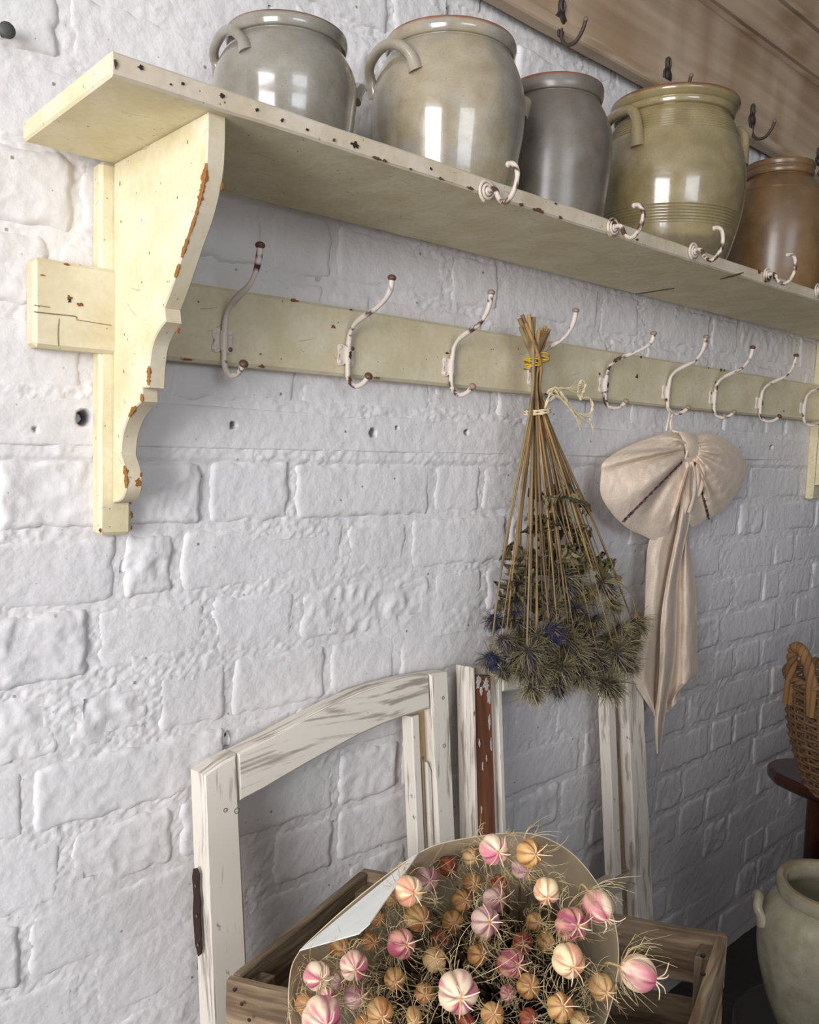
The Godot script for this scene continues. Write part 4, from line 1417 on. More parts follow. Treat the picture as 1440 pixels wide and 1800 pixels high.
	for k in 3:
		var a := TAU * k / 3 + 0.4
		mb = MB.new()
		mb.tube([sc + Vector3(sin(a) * 0.09, 0.160, cos(a) * 0.09), sc + Vector3(sin(a) * 0.125, 0.0, cos(a) * 0.125)], [0.016, 0.012], 10, lin(52, 32, 26))
		put("leg", mb, M.dark_wood, st)
	settle(st, sc)

# ---------------------------------------------------------------- the hanging thistles
func leaf_mesh(rnd: RandomNumberGenerator) -> MB:
	var mb := MB.new()
	var w := 9
	var h := 14
	var P := PackedVector3Array()
	var K := PackedColorArray()
	var curl := rnd.randf_range(-3.2, 3.2)
	var fold := rnd.randf_range(0.5, 1.6)
	var tone := rnd.randf_range(0.7, 1.15)
	var s := rnd.randf() * 100
	for j in h:
		var t := j / (h - 1.0)
		for i in w:
			var x := (i / (w - 1.0) - 0.5) * 2
			var wide := sin(PI * pow(t * 0.92 + 0.06, 0.8)) * 0.42 * (1.0 + 0.65 * sin(t * 27 + s) * absf(x))
			var a := curl * t * t
			var y := t
			var q := Vector3(x * wide * cos(fold * absf(x)), y * cos(a * 0.5), absf(x) * wide * sin(fold) + sin(a * 0.5) * t + 0.13 * sin(x * 7 + t * 13 + s) + 0.05 * sin(x * 17 - t * 23))
			P.append(q)
			var c := lin(112, 100, 68).lerp(lin(66, 56, 38), 0.5 + 0.5 * sin(s + t * 5 + x * 3)) if rnd.randf() < 0.8 else lin(140, 124, 80)
			K.append(Color(c.r * tone, c.g * tone, c.b * tone))
	mb.grid(P, w, h, K)
	return mb
# a spiny head: dark core, a ruff of narrow curved bracts; the stem comes in from +y
func head_mesh(rnd: RandomNumberGenerator, blue: float) -> Array:
	var core := MB.new()
	var n := 150
	core.ball(Vector3(0, -0.30, 0), Vector3(0.27, 0.36, 0.27), lin(58, 50, 46).lerp(lin(36, 36, 66), blue), 12, 8)
	for k in 190:                       # bristles of the core
		var p := acos(1 - 1.75 * (k + 0.5) / 190.0)
		var a := k * 2.39996
		var d := Vector3(sin(p) * cos(a), -cos(p), sin(p) * sin(a))
		var root := Vector3(0, -0.30, 0) + d * Vector3(0.26, 0.35, 0.26)
		var side := d.cross(Vector3(0.3, 1, 0.2)).normalized() * 0.020
		var tip := root + d * rnd.randf_range(0.16, 0.38)
		var c := lin(96, 86, 76).lerp(lin(46, 48, 98), clampf(blue + rnd.randf_range(-0.25, 0.15), 0, 1))
		core.tri(root - side, tip, root + side, c)
	var ruff := MB.new()
	for k in n:
		var a := TAU * k / n * 7.0 + rnd.randf() * 0.5
		var open := rnd.randf_range(0.45, 1.95)
		var L := rnd.randf_range(0.70, 1.12) * (1.0 - 0.35 * blue)
		var c := lin(188, 172, 128).lerp(lin(112, 100, 70), rnd.randf()).lerp(lin(40, 42, 84), clampf(blue * rnd.randf_range(0.0, 1.25), 0, 0.95))
		var out := Vector3(cos(a), 0, sin(a))
		var side := Vector3(-sin(a), 0, cos(a))
		var prev := Vector3(0, -0.12, 0) + out * 0.06
		var bend := rnd.randf_range(-1.0, 0.7)
		var curl := rnd.randf_range(-0.35, 0.35)
		var steps := 5
		for s in steps:
			var t := (s + 1.0) / steps
			var el := open + bend * t
			var nx := prev + (out * sin(el) - Vector3.UP * cos(el) + side * curl * t).normalized() * (L / steps)
			var w0 := 0.020 * (1 - s / float(steps)) + 0.007
			var w1 := 0.020 * (1 - t) + 0.005
			var lift := (out * cos(el) + Vector3.UP * sin(el)) * 0.016
			var dk := Color(c.r * 0.8, c.g * 0.8, c.b * 0.8)
			ruff.quad(prev - side * w0, nx - side * w1, nx + lift * (1 - t), prev + lift, c)
			ruff.quad(prev + lift, nx + lift * (1 - t), nx + side * w1, prev + side * w0, dk)
			prev = nx
	return [core, ruff]
func aim(d: Vector3, spin: float) -> Basis:      # +y along d
	var y := d.normalized()
	var x := y.cross(Vector3(0.31, 0.2, 0.93)).normalized()
	return Basis(x, y, x.cross(y)).rotated(y, spin)
func build_thistles() -> void:
	var o := thing("dried_thistles", "bunch of dried blue thistles tied with string, hanging head down from a hook", "dried flowers")
	rng.seed = 77
	var Z := 0.083
	var cols := [lin(176, 142, 88), lin(160, 124, 76), lin(142, 112, 74), lin(124, 98, 72), lin(150, 134, 96)]
	var cores := []
	for k in 6:
		var hm := head_mesh(rng, [0.0, 0.15, 0.32, 0.5, 0.85, 0.08][k])
		cores.append([hm[0].mesh(), hm[1].mesh()])
	var leaves := []
	for k in 8:
		leaves.append(leaf_mesh(rng).mesh())
	var heads := [[985, 1032, 74, 2], [1054, 1040, 58, 5], [1112, 1108, 48, 0], [868, 1100, 50, 4], [862, 1168, 54, 4], [902, 1072, 50, 3], [936, 1062, 46, 1], [897, 1138, 56, 0], [926, 1160, 62, 2], [942, 1192, 52, 1], [966, 1122, 62, 4], [1003, 1163, 70, 1], [976, 1214, 58, 3], [932, 1222, 54, 0], [1008, 1196, 44, 4], [1042, 1172, 56, 2], [1080, 1166, 64, 1], [1062, 1218, 62, 0], [1085, 1118, 46, 1], [1030, 1128, 56, 3], [912, 1108, 50, 2], [1102, 1142, 44, 0], [1010, 1085, 50, 3], [958, 1168, 46, 3], [1046, 1100, 46, 2], [918, 1190, 46, 1], [985, 1185, 52, 0], [1022, 1200, 48, 1], [946, 1135, 54, 0], [990, 1140, 56, 1], [1062, 1140, 54, 0], [880, 1135, 44, 3], [1022, 1055, 46, 1], [915, 1040, 42, 1], [1070, 1072, 44, 0], [1000, 1060, 50, 5], [965, 1080, 46, 1], [884, 1188, 40, 1], [1098, 1180, 44, 0]]
	var tops := [[913, 560], [918, 554], [924, 568], [930, 552], [934, 562], [938, 557], [915, 575], [948, 580], [952, 577], [958, 574], [961, 584], [965, 580]]
	var ends := []
	for i in heads.size():
		var hd = heads[i]
		var dz := rr(-0.022, 0.030) + (0.018 if hd[2] > 60 else 0.0) + 0.040 * sm(1080, 1190, hd[1])
		var at := pz(hd[0], hd[1] - hd[2] * 0.25, Z + dz)
		var k := (at - eye).dot(-look.z) / F
		var size: float = hd[2] * k * 0.80
		# the stem it hangs from runs up through the tie
		var f := clampf((hd[0] - 860) / 250.0, 0, 1)
		var tie := pz(933 + 26 * f + rr(-3, 3), 722, Z + rr(-0.012, 0.012))
		var tp = tops[i % tops.size()]
		var first := i < tops.size()
		var low := pz(hd[0], hd[1] - hd[2] * 0.35, Z + dz)
		var P := []
		if first:
			P.append(pz(tp[0], tp[1], Z + rr(-0.01, 0.012)))
			P.append(pz(lerpf(935, 953, f) + rr(-3, 3), 640, Z + rr(-0.012, 0.012)))
		P.append(tie)
		var mid := tie.lerp(low, 0.55) + Vector3((f - 0.5) * 0.016 + rr(-0.006, 0.006), 0, rr(-0.008, 0.008))
		P.append(mid)
		P.append(low)
		var S := spline(P, 7)
		var R := []
		var K := PackedColorArray()
		var thick := rr(0.0029, 0.0040) if first else rr(0.0013, 0.0021)
		var cc: Color = cols[rng.randi() % 5]
		for j in S.size():
			var t := j / float(S.size() - 1)
			R.append(thick * (1 - 0.62 * t) * (1.28 if j % 9 == 4 else 1.0))
			var e := 1.0 + 0.18 * N1.get_noise_2d(i * 300, j * 60)
			var kc := cc.lerp(lin(110, 92, 70), 0.5 * t)
			K.append(Color(kc.r * e, kc.g * e, kc.b * e) if j % 9 != 4 else Color(kc.r * 0.6, kc.g * 0.55, kc.b * 0.5))
		var mb := MB.new()
		mb.tube(S, R, 7, K)
		put("stem", mb, M.stem, o)
		ends.append([S, thick])
		var down: Vector3 = (low - mid).normalized() + Vector3(rr(-0.45, 0.35), rr(-0.1, 0.3), rr(0.3, 1.1))
		var node := sub("flower_head", o)
		node.transform = Transform3D(aim(-down, rr(0, 6)) * size, low)
		put("spiny_core", cores[hd[3]][0], M.leaf, node)
		put("bracts", cores[hd[3]][1], M.leaf, node)
	# side shoots with shrivelled buds
	for q in [[1085, 1020, 980, 830, 24], [1036, 1100, 960, 860, 34], [962, 1078, 950, 860, 36], [1040, 1045, 1000, 900, 26], [1118, 1085, 1085, 1020, 20], [1000, 1110, 985, 960, 30]]:
		var a := pz(q[2], q[3], Z + 0.01)
		var b := pz(q[0], q[1] - 8, Z + rr(0.012, 0.03))
		var S := spline([a, a.lerp(b, 0.5) + Vector3(0.006, 0.004, 0.006), b], 8)
		var mb := MB.new()
		mb.tube(S, 0.0010, 5, lin(150, 130, 84))
		put("side_shoot", mb, M.stem, o)
		var node := sub("flower_bud", o)
		var k := (b - eye).dot(-look.z) / F
		node.transform = Transform3D(aim(Vector3(rr(-0.4, 0.4), 1, -0.4), rr(0, 6)) * (q[4] * k * 0.62), b)
		var bud := MB.new()
		bud.ball(Vector3(0, -0.35, 0), Vector3(0.36, 0.42, 0.36), lin(122, 96, 64), 12, 8)
		for s in 26:
			var ang := s * 2.4
			var out := Vector3(cos(ang), 0, sin(ang))
			var side := Vector3(-sin(ang), 0, cos(ang)) * 0.12
			bud.tri(out * 0.2 - side, out * rr(0.45, 0.75) + Vector3.DOWN * rr(0.2, 1.2), out * 0.2 + side, lin(150, 122, 82))
		put("bud", bud, M.leaf, node)
	# shrivelled leaves
	var spots := []
	for k in 24:
		spots.append([rr(925, 1020), rr(868, 935), rr(34, 50)])
	for k in 14:
		spots.append([rr(900, 935), rr(960, 1060), rr(32, 46)])
	for k in 16:
		spots.append([rr(985, 1055), rr(935, 1030), rr(30, 44)])
	for k in 120:
		var v := rr(960, 1190)
		spots.append([rr(895 - (v - 1000) * 0.10, 1062 + (v - 1000) * 0.16), v, rr(28, 44)])
	for q in spots:
		var p := pz(q[0], q[1], Z + rr(-0.03, 0.022))
		var k := (p - eye).dot(-look.z) / F
		var n := put("dried_leaf", leaves[rng.randi() % 8], M.leaf, o)
		n.transform = Transform3D(aim(Vector3(rr(-0.8, 0.8), rr(-1.0, 0.35), rr(-0.5, 0.8)), rr(0, 6)) * (q[2] * k * 0.86), p)
	# rubber bands and string
	for q in [[936, 640, 0.0125, 9], [953, 630, 0.0105, 7]]:
		var c := pz(q[0], q[1], Z)
		for w in 5:
			var P := []
			for k in 25:
				var a := TAU * k / 24
				P.append(c + Vector3(cos(a) * q[2], (w - 2) * 0.0026 + 0.003 * sin(a + w * 1.3), sin(a) * (q[2] + 0.002)))
			var mb := MB.new()
			mb.tube(P, 0.0011, 5, lin(206, 164, 44), false)
			put("rubber_band", mb, M.fibre, o)
	var tw := lin(222, 204, 166)
	var cords := []
	var tc := pz(945, 723, Z)
	for w in 2:
		var P := []
		for k in 33:
			var a := TAU * k / 32
			P.append(tc + Vector3(cos(a) * 0.0215, (w - 0.5) * 0.0045 + 0.0035 * cos(a), sin(a) * 0.0200))
		cords.append(P)
	var zz := Z + 0.022
	cords.append(spline(zs([[958, 718], [966, 695], [975, 682], [986, 690], [997, 706]], zz), 5))
	cords.append(spline(zs([[962, 690], [972, 683], [984, 683], [1000, 683]], zz), 5))
	cords.append(spline(zs([[974, 684], [990, 705], [1008, 724], [1024, 731], [1038, 733]], zz), 5))
	cords.append(spline(zs([[985, 690], [1003, 716], [1016, 730], [1034, 742], [1039, 746]], zz), 5))
	cords.append(spline(zs([[1020, 701], [1036, 700], [1042, 715], [1036, 728], [1018, 728], [1003, 722]], zz), 5))
	cords.append(spline(zs([[1022, 702], [1015, 688], [1022, 670], [1029, 676], [1024, 692], [1020, 702]], zz), 5))
	cords.append(spline(zs([[966, 692], [985, 700], [1000, 716], [1012, 733]], zz + 0.004), 5))
	for P in cords:
		for s in 2:
			var Q := []
			for k in P.size():
				var d: Vector3 = (P[mini(k + 1, P.size() - 1)] - P[maxi(k - 1, 0)]).normalized()
				var n1 := d.cross(Vector3(0.2, 0.1, 1)).normalized()
				Q.append(P[k] + (n1 * cos(k * 0.9 + PI * s) + d.cross(n1) * sin(k * 0.9 + PI * s)) * 0.0012)
			var mb := MB.new()
			mb.tube(Q, 0.0014, 6, tw)
			put("string", mb, M.fibre, o)
	# frayed ends
	var fr := MB.new()
	for q in [[1000, 683, 26, -6], [998, 684, 30, 4], [1012, 733, 10, 16], [1039, 746, 6, 10]]:
		for k in 9:
			var a := pz(q[0], q[1], zz)
			var b := pz(q[0] + q[2] * rr(0.5, 1.1), q[1] + q[3] + rr(-9, 9), zz + rr(-0.006, 0.008))
			fr.tube([a, a.lerp(b, 0.5) + Vector3(0, rr(-0.003, 0.003), 0.001), b], 0.0005, 4, tw)
	var fo := put("frayed_ends", fr, M.fibre, o)
	tag(fo, "", "", "", "stuff")
	settle(o, pz(945, 723, Z))

# ---------------------------------------------------------------- the linen bow
func sheet(rows: Array, thick: float, mb: MB, col: Color) -> void:
	# rows of points -> cloth with two faces and closed edges
	var h := rows.size()
	var w: int = rows[0].size()
	var P := PackedVector3Array()
	for r in rows:
		for p in r:
			P.append(p)
	var uv := PackedVector2Array()
	for j in h:
		for i in w:
			uv.append(Vector2(P[j * w + i].x - P[j * w + i].z * 0.6, P[j * w + i].y))
	mb.grid(P, w, h, col, false, uv)
	var Q := PackedVector3Array()
	var nn := mb.n.slice(mb.n.size() - w * h)
	for j in h:
		for i in w:
			var k := j * w + (w - 1 - i)
			Q.append(P[k] - nn[k] * thick)
	var s := mb.v.size()
	mb.grid(Q, w, h, col, false, uv)
	for j in h - 1:
		for e in 2:
			var a := P[j * w + (0 if e == 0 else w - 1)]
			var b := P[(j + 1) * w + (0 if e == 0 else w - 1)]
			var a2 := Q[j * w + (w - 1 if e == 0 else 0)]
			var b2 := Q[(j + 1) * w + (w - 1 if e == 0 else 0)]
			mb.quad(a, b, b2, a2, col)
	for i in w - 1:
		for e in 2:
			var j := 0 if e == 0 else h - 1
			mb.quad(P[j * w + i], P[j * w + i + 1], Q[j * w + w - 2 - i], Q[j * w + w - 1 - i], col)
func at_len(P: Array, t: float) -> Variant:
	var f := clampf(t, 0, 1) * (P.size() - 1)
	var i := mini(int(f), P.size() - 2)
	return P[i].lerp(P[i + 1], f - i)
func build_bow() -> void:
	var o := thing("linen_bow", "large cream linen bow with dark stitched edges hanging by a cord", "bow")
	var col := lin(238, 217, 194)
	var Z := 0.045
	var knot := Vector2(1216, 797)
	var loop := func(called: String, outline: Array, ridges: int, depth: float, phase: float, crease: Array) -> Array:
		var O := []
		for q in outline:
			O.append(Vector2(q[0], q[1]))
		var S := spline(O, 8)
		var rows := []
		var back := []
		var W := 40
		for j in 61:
			var t := j / 60.0
			var e: Vector2 = at_len(S, t)
			var row := []
			var brow := []
			var root: Vector2 = knot + Vector2((e.x - knot.x) * 0.05, lerpf(-16, 18, t))
			for i in W + 1:
				var s := i / float(W)
				var q: Vector2 = root.lerp(e, s)
				var belly := pow(sin(PI * pow(s, 0.75)), 0.8) * depth * pow(sin(PI * clampf(t * 0.94 + 0.03, 0, 1)), 0.6)
				var fold := 0.0
				for c in crease:
					var dd: float = (t - c[0] - c[3] * (s - 0.5)) / c[1]
					fold += 1.5 * c[2] * exp(-dd * dd) * sm(0.0, 0.25, s) * (1 - 0.75 * sm(0.45, 1.0, s))
				fold += 0.004 * sin(t * ridges * PI + phase) * (1 - s) * sm(0, 0.1, s)
				var wr := N1.get_noise_3d(q.x * 9, q.y * 9, phase * 40) * 0.0035 * sm(0.05, 0.3, s)
				row.append(pz(q.x, q.y, Z + 0.008 + belly + fold + wr + 0.006 * (1 - s)))
				brow.append(pz(q.x, q.y, Z - 0.006 - belly * 0.35 + 0.006 * (1 - s)))
			rows.append(row)
			brow.reverse()
			back.append(brow)
		var mb := MB.new()
		var n0 := 0
		for R in [rows, back]:
			var P := PackedVector3Array()
			for r in R:
				for p in r:
					P.append(p)
			mb.grid(P, W + 1, 61, col)
		for j in 60:                     # the rolled outer edge
			mb.quad(rows[j][W], rows[j + 1][W], back[j + 1][0], back[j][0], col)
		for e in [0, 60]:
			for i in W:
				mb.quad(rows[e][i], rows[e][i + 1], back[e][W - i - 1], back[e][W - i], col)
		put(called, mb, M.linen, o)
		return rows
	var L = loop.call("loop", [[1216, 770], [1192, 760], [1150, 766], [1100, 786], [1062, 811], [1057, 832], [1056, 868], [1074, 900], [1100, 926], [1130, 941], [1161, 953], [1176, 938], [1190, 904], [1204, 858], [1212, 822]], 5, 0.030, 0.4, [[0.06, 0.022, -0.006, 0.0], [0.11, 0.02, 0.005, 0.03], [0.215, 0.02, -0.006, 0.04], [0.255, 0.02, 0.005, 0.03], [0.335, 0.035, -0.010, 0.05], [0.30, 0.03, 0.008, 0.05], [0.50, 0.06, 0.010, 0.0], [0.60, 0.03, -0.008, 0.06], [0.16, 0.04, -0.007, 0.0], [0.80, 0.05, 0.012, 0.0], [0.90, 0.03, -0.006, 0.0]])
	var Rr = loop.call("loop", [[1216, 770], [1240, 761], [1272, 770], [1298, 792], [1313, 815], [1309, 842], [1292, 872], [1272, 896], [1252, 908], [1216, 926], [1209, 890], [1212, 850], [1216, 822]], 5, 0.027, 2.2, [[0.10, 0.03, -0.005, 0.0], [0.17, 0.025, 0.006, 0.05], [0.50, 0.03, 0.005, 0.04], [0.57, 0.025, -0.005, 0.0], [0.28, 0.05, 0.007, 0.0], [0.42, 0.03, -0.006, 0.0], [0.68, 0.03, -0.011, 0.05], [0.62, 0.03, 0.008, 0.05], [0.80, 0.035, 0.010, 0.0], [0.88, 0.02, -0.009, 0.0]])
	# dark stitching along one fold of each loop
	for q in [[L, 33, 4, 39], [Rr, 41, 3, 40]]:
		var mb := MB.new()
		for i in range(q[2], q[3]):
			var a: Vector3 = q[0][q[1]][i] + Vector3(0, 0, 0.0008)
			var b: Vector3 = q[0][q[1]][i + 1] + Vector3(0, 0, 0.0008)
			for s in 2:
				var p := a.lerp(b, 0.25 + 0.5 * s)
				mb.ball(p, Vector3(0.0038, 0.0026, 0.0022) * rr(0.7, 1.2), lin(66, 40, 40) if (i + s) % 3 else lin(104, 70, 66), 7, 5, aim(b - a, rr(0, 3)))
		tag(put("stitched_edge", mb, M.fibre, o), "dark brown stitched edge")
	# the tails
	var tail := func(left: Array, right: Array, zoff: float, folds: Array) -> void:
		var A := spline(left.map(func(q): return Vector2(q[0], q[1])), 8)
		var B := spline(right.map(func(q): return Vector2(q[0], q[1])), 8)
		var rows := []
		for j in 71:
			var t := j / 70.0
			var a: Vector2 = at_len(A, t)
			var b: Vector2 = at_len(B, t)
			var row := []
			for i in 29:
				var s := i / 28.0
				var q := a.lerp(b, s)
				var z := zoff + 0.006 * sin(PI * s)
				for f in folds:
					var dd: float = (s - f[0] - f[3] * (t - 0.5)) / f[1]
					z += f[2] * exp(-dd * dd) * sm(0.0, 0.12, t)
				z += N1.get_noise_3d(q.x * 8, q.y * 4, zoff * 9000) * 0.0025
				row.append(pz(q.x, q.y, Z - 0.012 + z + 0.040 * t * t))
			rows.append(row)
		var mb := MB.new()
		rows.reverse()
		sheet(rows, 0.0012, mb, col)
		put("tail", mb, M.linen, o)
	tail.call([[1196, 806], [1168, 905], [1142, 950], [1136, 1010], [1132, 1090], [1114, 1180], [1118, 1205], [1146, 1249], [1150, 1258]], [[1212, 806], [1204, 905], [1192, 960], [1182, 1020], [1168, 1090], [1160, 1160], [1156, 1205], [1152, 1240], [1151, 1258]], 0.014, [[0.45, 0.2, 0.006, 0.1], [0.95, 0.15, -0.006, 0.0]])
	tail.call([[1204, 804], [1194, 905], [1184, 960], [1172, 1020], [1162, 1090], [1160, 1160], [1156, 1220], [1151, 1270], [1154, 1322]], [[1220, 804], [1214, 905], [1203, 960], [1192, 1020], [1190, 1090], [1187, 1160], [1176, 1220], [1168, 1270], [1159, 1330]], 0.030, [[0.3, 0.25, 0.006, 0.0], [0.85, 0.2, -0.005, 0.0]])
	tail.call([[1212, 804], [1206, 905], [1197, 960], [1186, 1020], [1184, 1090], [1180, 1160], [1174, 1220], [1166, 1250], [1163, 1262]], [[1226, 806], [1210, 905], [1212, 960], [1222, 1020], [1226, 1090], [1226, 1150], [1226, 1182], [1199, 1203], [1197, 1228]], 0.010, [[0.28, 0.14, -0.008, 0.12], [0.65, 0.25, 0.008, 0.05]])
	# gathers below the band, the band itself, the cord
	var gm := MB.new()
	for q in [[1206, 812, 1200, 905, 0.0075], [1214, 812, 1209, 900, 0.0085], [1222, 810, 1214, 880, 0.0065], [1228, 808, 1226, 872, 0.0070]]:
		var a := pz(q[0], q[1], Z + 0.024)
		var b := pz(q[2], q[3], Z + 0.022)
		var P := spline([a, a.lerp(b, 0.5) + Vector3(rr(-0.004, 0.004), 0, 0.006), b], 8)
		var R := []
		for k in P.size():
			R.append(q[4] * (0.75 + 0.5 * sin(PI * k / float(P.size() - 1))))
		gm = MB.new()
		gm.tube(P, R, 10, col)
		put("gather", gm, M.linen, o)
	var rows := []
	for j in 25:
		var t := j / 24.0
		var row := []
		var c := Vector2(lerpf(1206, 1217, sin(t * 1.5)), lerpf(760, 815, t))
		for i in 9:
			var s := i / 8.0 - 0.5
			row.append(pz(c.x + s * 27 + 4 * sin(t * 3), c.y + s * 5, Z + 0.014 + 0.022 * sin(PI * clampf(t * 0.85 + 0.15, 0, 1)) - s * s * 0.02))
		rows.append(row)
	rows.reverse()
	var kb := MB.new()
	sheet(rows, 0.002, kb, col)
	put("knot_band", kb, M.linen, o)
	var cord := lin(232, 220, 200)
	for S in [[[1182, 757, 0.0], [1192, 764, 0.008], [1203, 778, 0.02], [1208, 792, 0.028], [1205, 806, 0.032]], [[1182, 757, 0.0], [1198, 762, 0.012], [1216, 772, 0.026], [1229, 786, 0.03], [1229, 800, 0.03]], [[1177, 721, 0.012], [1182, 735, 0.004], [1182, 757, 0.0]], [[1178, 721, 0.012], [1175, 738, 0.002], [1171, 757, -0.004]], [[1183, 733, 0.004], [1179, 742, 0.008], [1180, 755, 0.006]], [[1174, 714, 0.018], [1178, 721, 0.016], [1183, 727, 0.012], [1180, 733, 0.006]]]:
		var mb := MB.new()
		mb.tube(spline(zs(S, Z), 5), 0.0019, 7, cord)
		put("cord", mb, M.fibre, o)
	settle(o, pz(1216, 797, Z))

# ---------------------------------------------------------------- the nigella in its paper
func pod_mesh(rnd: RandomNumberGenerator, cream_: Color, blush: Color, seam: Color, lobes: int) -> Array:
	# the capsule: tip at +y, ribs between darker seams
	var mb := MB.new()
	var W := 61
	var H := 22
	var P := PackedVector3Array()
	var K := PackedColorArray()
	var off := rnd.randf() * 50
	for j in H:
		var t := j / (H - 1.0)
		var p := -PI / 2 + PI * t
		for i in W:
			var a := TAU * (i % (W - 1)) / (W - 1)
			var rib := pow(absf(cos(a * lobes / 2.0)), 0.55)
			var r := cos(p) * (0.90 + 0.13 * rib * sm(0.02, 0.4, t))
			var y := sin(p) * 1.06 - 0.16 * sm(0.9, 1.0, t) * (1 - rib)
			P.append(Vector3(sin(a) * r, y, cos(a) * r))
			var nz := N1.get_noise_3d(sin(a) * 130 + off * 9, t * 150, cos(a) * 130)
			var c := cream_.lerp(blush, clampf(sm(-0.25, 0.35, nz * 1.2 + 0.26 * sin(a + off) + 0.12 * sin(a * lobes + off)) * (0.45 + 0.55 * t), 0, 1))
			c = c.lerp(seam, (1 - sm(0.18, 0.70, rib + nz * 0.35)) * 0.85 * sm(0.25, 0.85, t))
			c = c.lerp(lin(216, 150, 96), sm(0.90, 1.0, t) * 0.7)
			K.append(c)
	mb.grid(P, W, H, K, true)
	# the horns round the tip
	var horn := MB.new()
	for k in lobes:
		var a := TAU * (k + 0.5) / lobes + rnd.randf_range(-0.1, 0.1)
		var out := Vector3(sin(a), 0, cos(a))
		var b := rnd.randf_range(0.35, 1.2)
		var L := rnd.randf_range(0.7, 1.25)
		var Q := spline([Vector3(0, 0.86, 0) + out * 0.10, Vector3(0, 1.06, 0) + out * 0.16, Vector3(0, 1.06 + L * 0.35, 0) + out * (0.20 + L * 0.35 * b), Vector3(0, 1.08 + L * 0.42, 0) + out * (0.22 + L * 0.85 * b) + Vector3(rnd.randf_range(-0.15, 0.15), 0, rnd.randf_range(-0.15, 0.15))], 4)
		var R := []
		for s in Q.size():
			R.append(lerpf(0.075, 0.022, s / float(Q.size() - 1)))
		horn.tube(Q, R, 5, lin(232, 190, 140).lerp(lin(240, 226, 200), rnd.randf()))
	# the thread-like bracts
	var hair := MB.new()
	for k in 25:
		var a := rnd.randf() * TAU
		var out := Vector3(sin(a), 0, cos(a))
		var side := Vector3(-cos(a), 0, sin(a))
		var Q := [Vector3(0, -1.02, 0)]
		var el := rnd.randf_range(-0.2, 0.7)
		var p := Vector3(0, -1.02, 0)
		var turn_ := rnd.randf_range(-0.35, 0.35)
		var L := rnd.randf_range(0.30, 0.62)
		for s in 6:
			p += (out * cos(el) + Vector3.UP * sin(el) + side * turn_ * s * 0.5) * L
			el += rnd.randf_range(0.05, 0.40)
			var flat := Vector3(p.x, 0, p.z)
			if flat.length() < 1.06 and absf(p.y) < 0.8:
				p += flat.normalized() * (1.08 - flat.length())
			Q.append(p)
		hair.tube(Q, [0.028, 0.026, 0.023, 0.020, 0.017, 0.013, 0.008], 4, lin(224, 206, 164).lerp(lin(156, 132, 88), rnd.randf()))
		if rnd.randf() < 0.6:
			var f: Vector3 = Q[3]
			hair.tube([f, f + (out + side * rnd.randf_range(-1, 1) + Vector3.UP * 0.3) * 0.35, f + (out * 0.8 + side * rnd.randf_range(-1, 1) + Vector3.UP) * 0.5], [0.022, 0.016, 0.008], 4, lin(200, 178, 130))
	return [mb.mesh(), horn.mesh(), hair.mesh()]
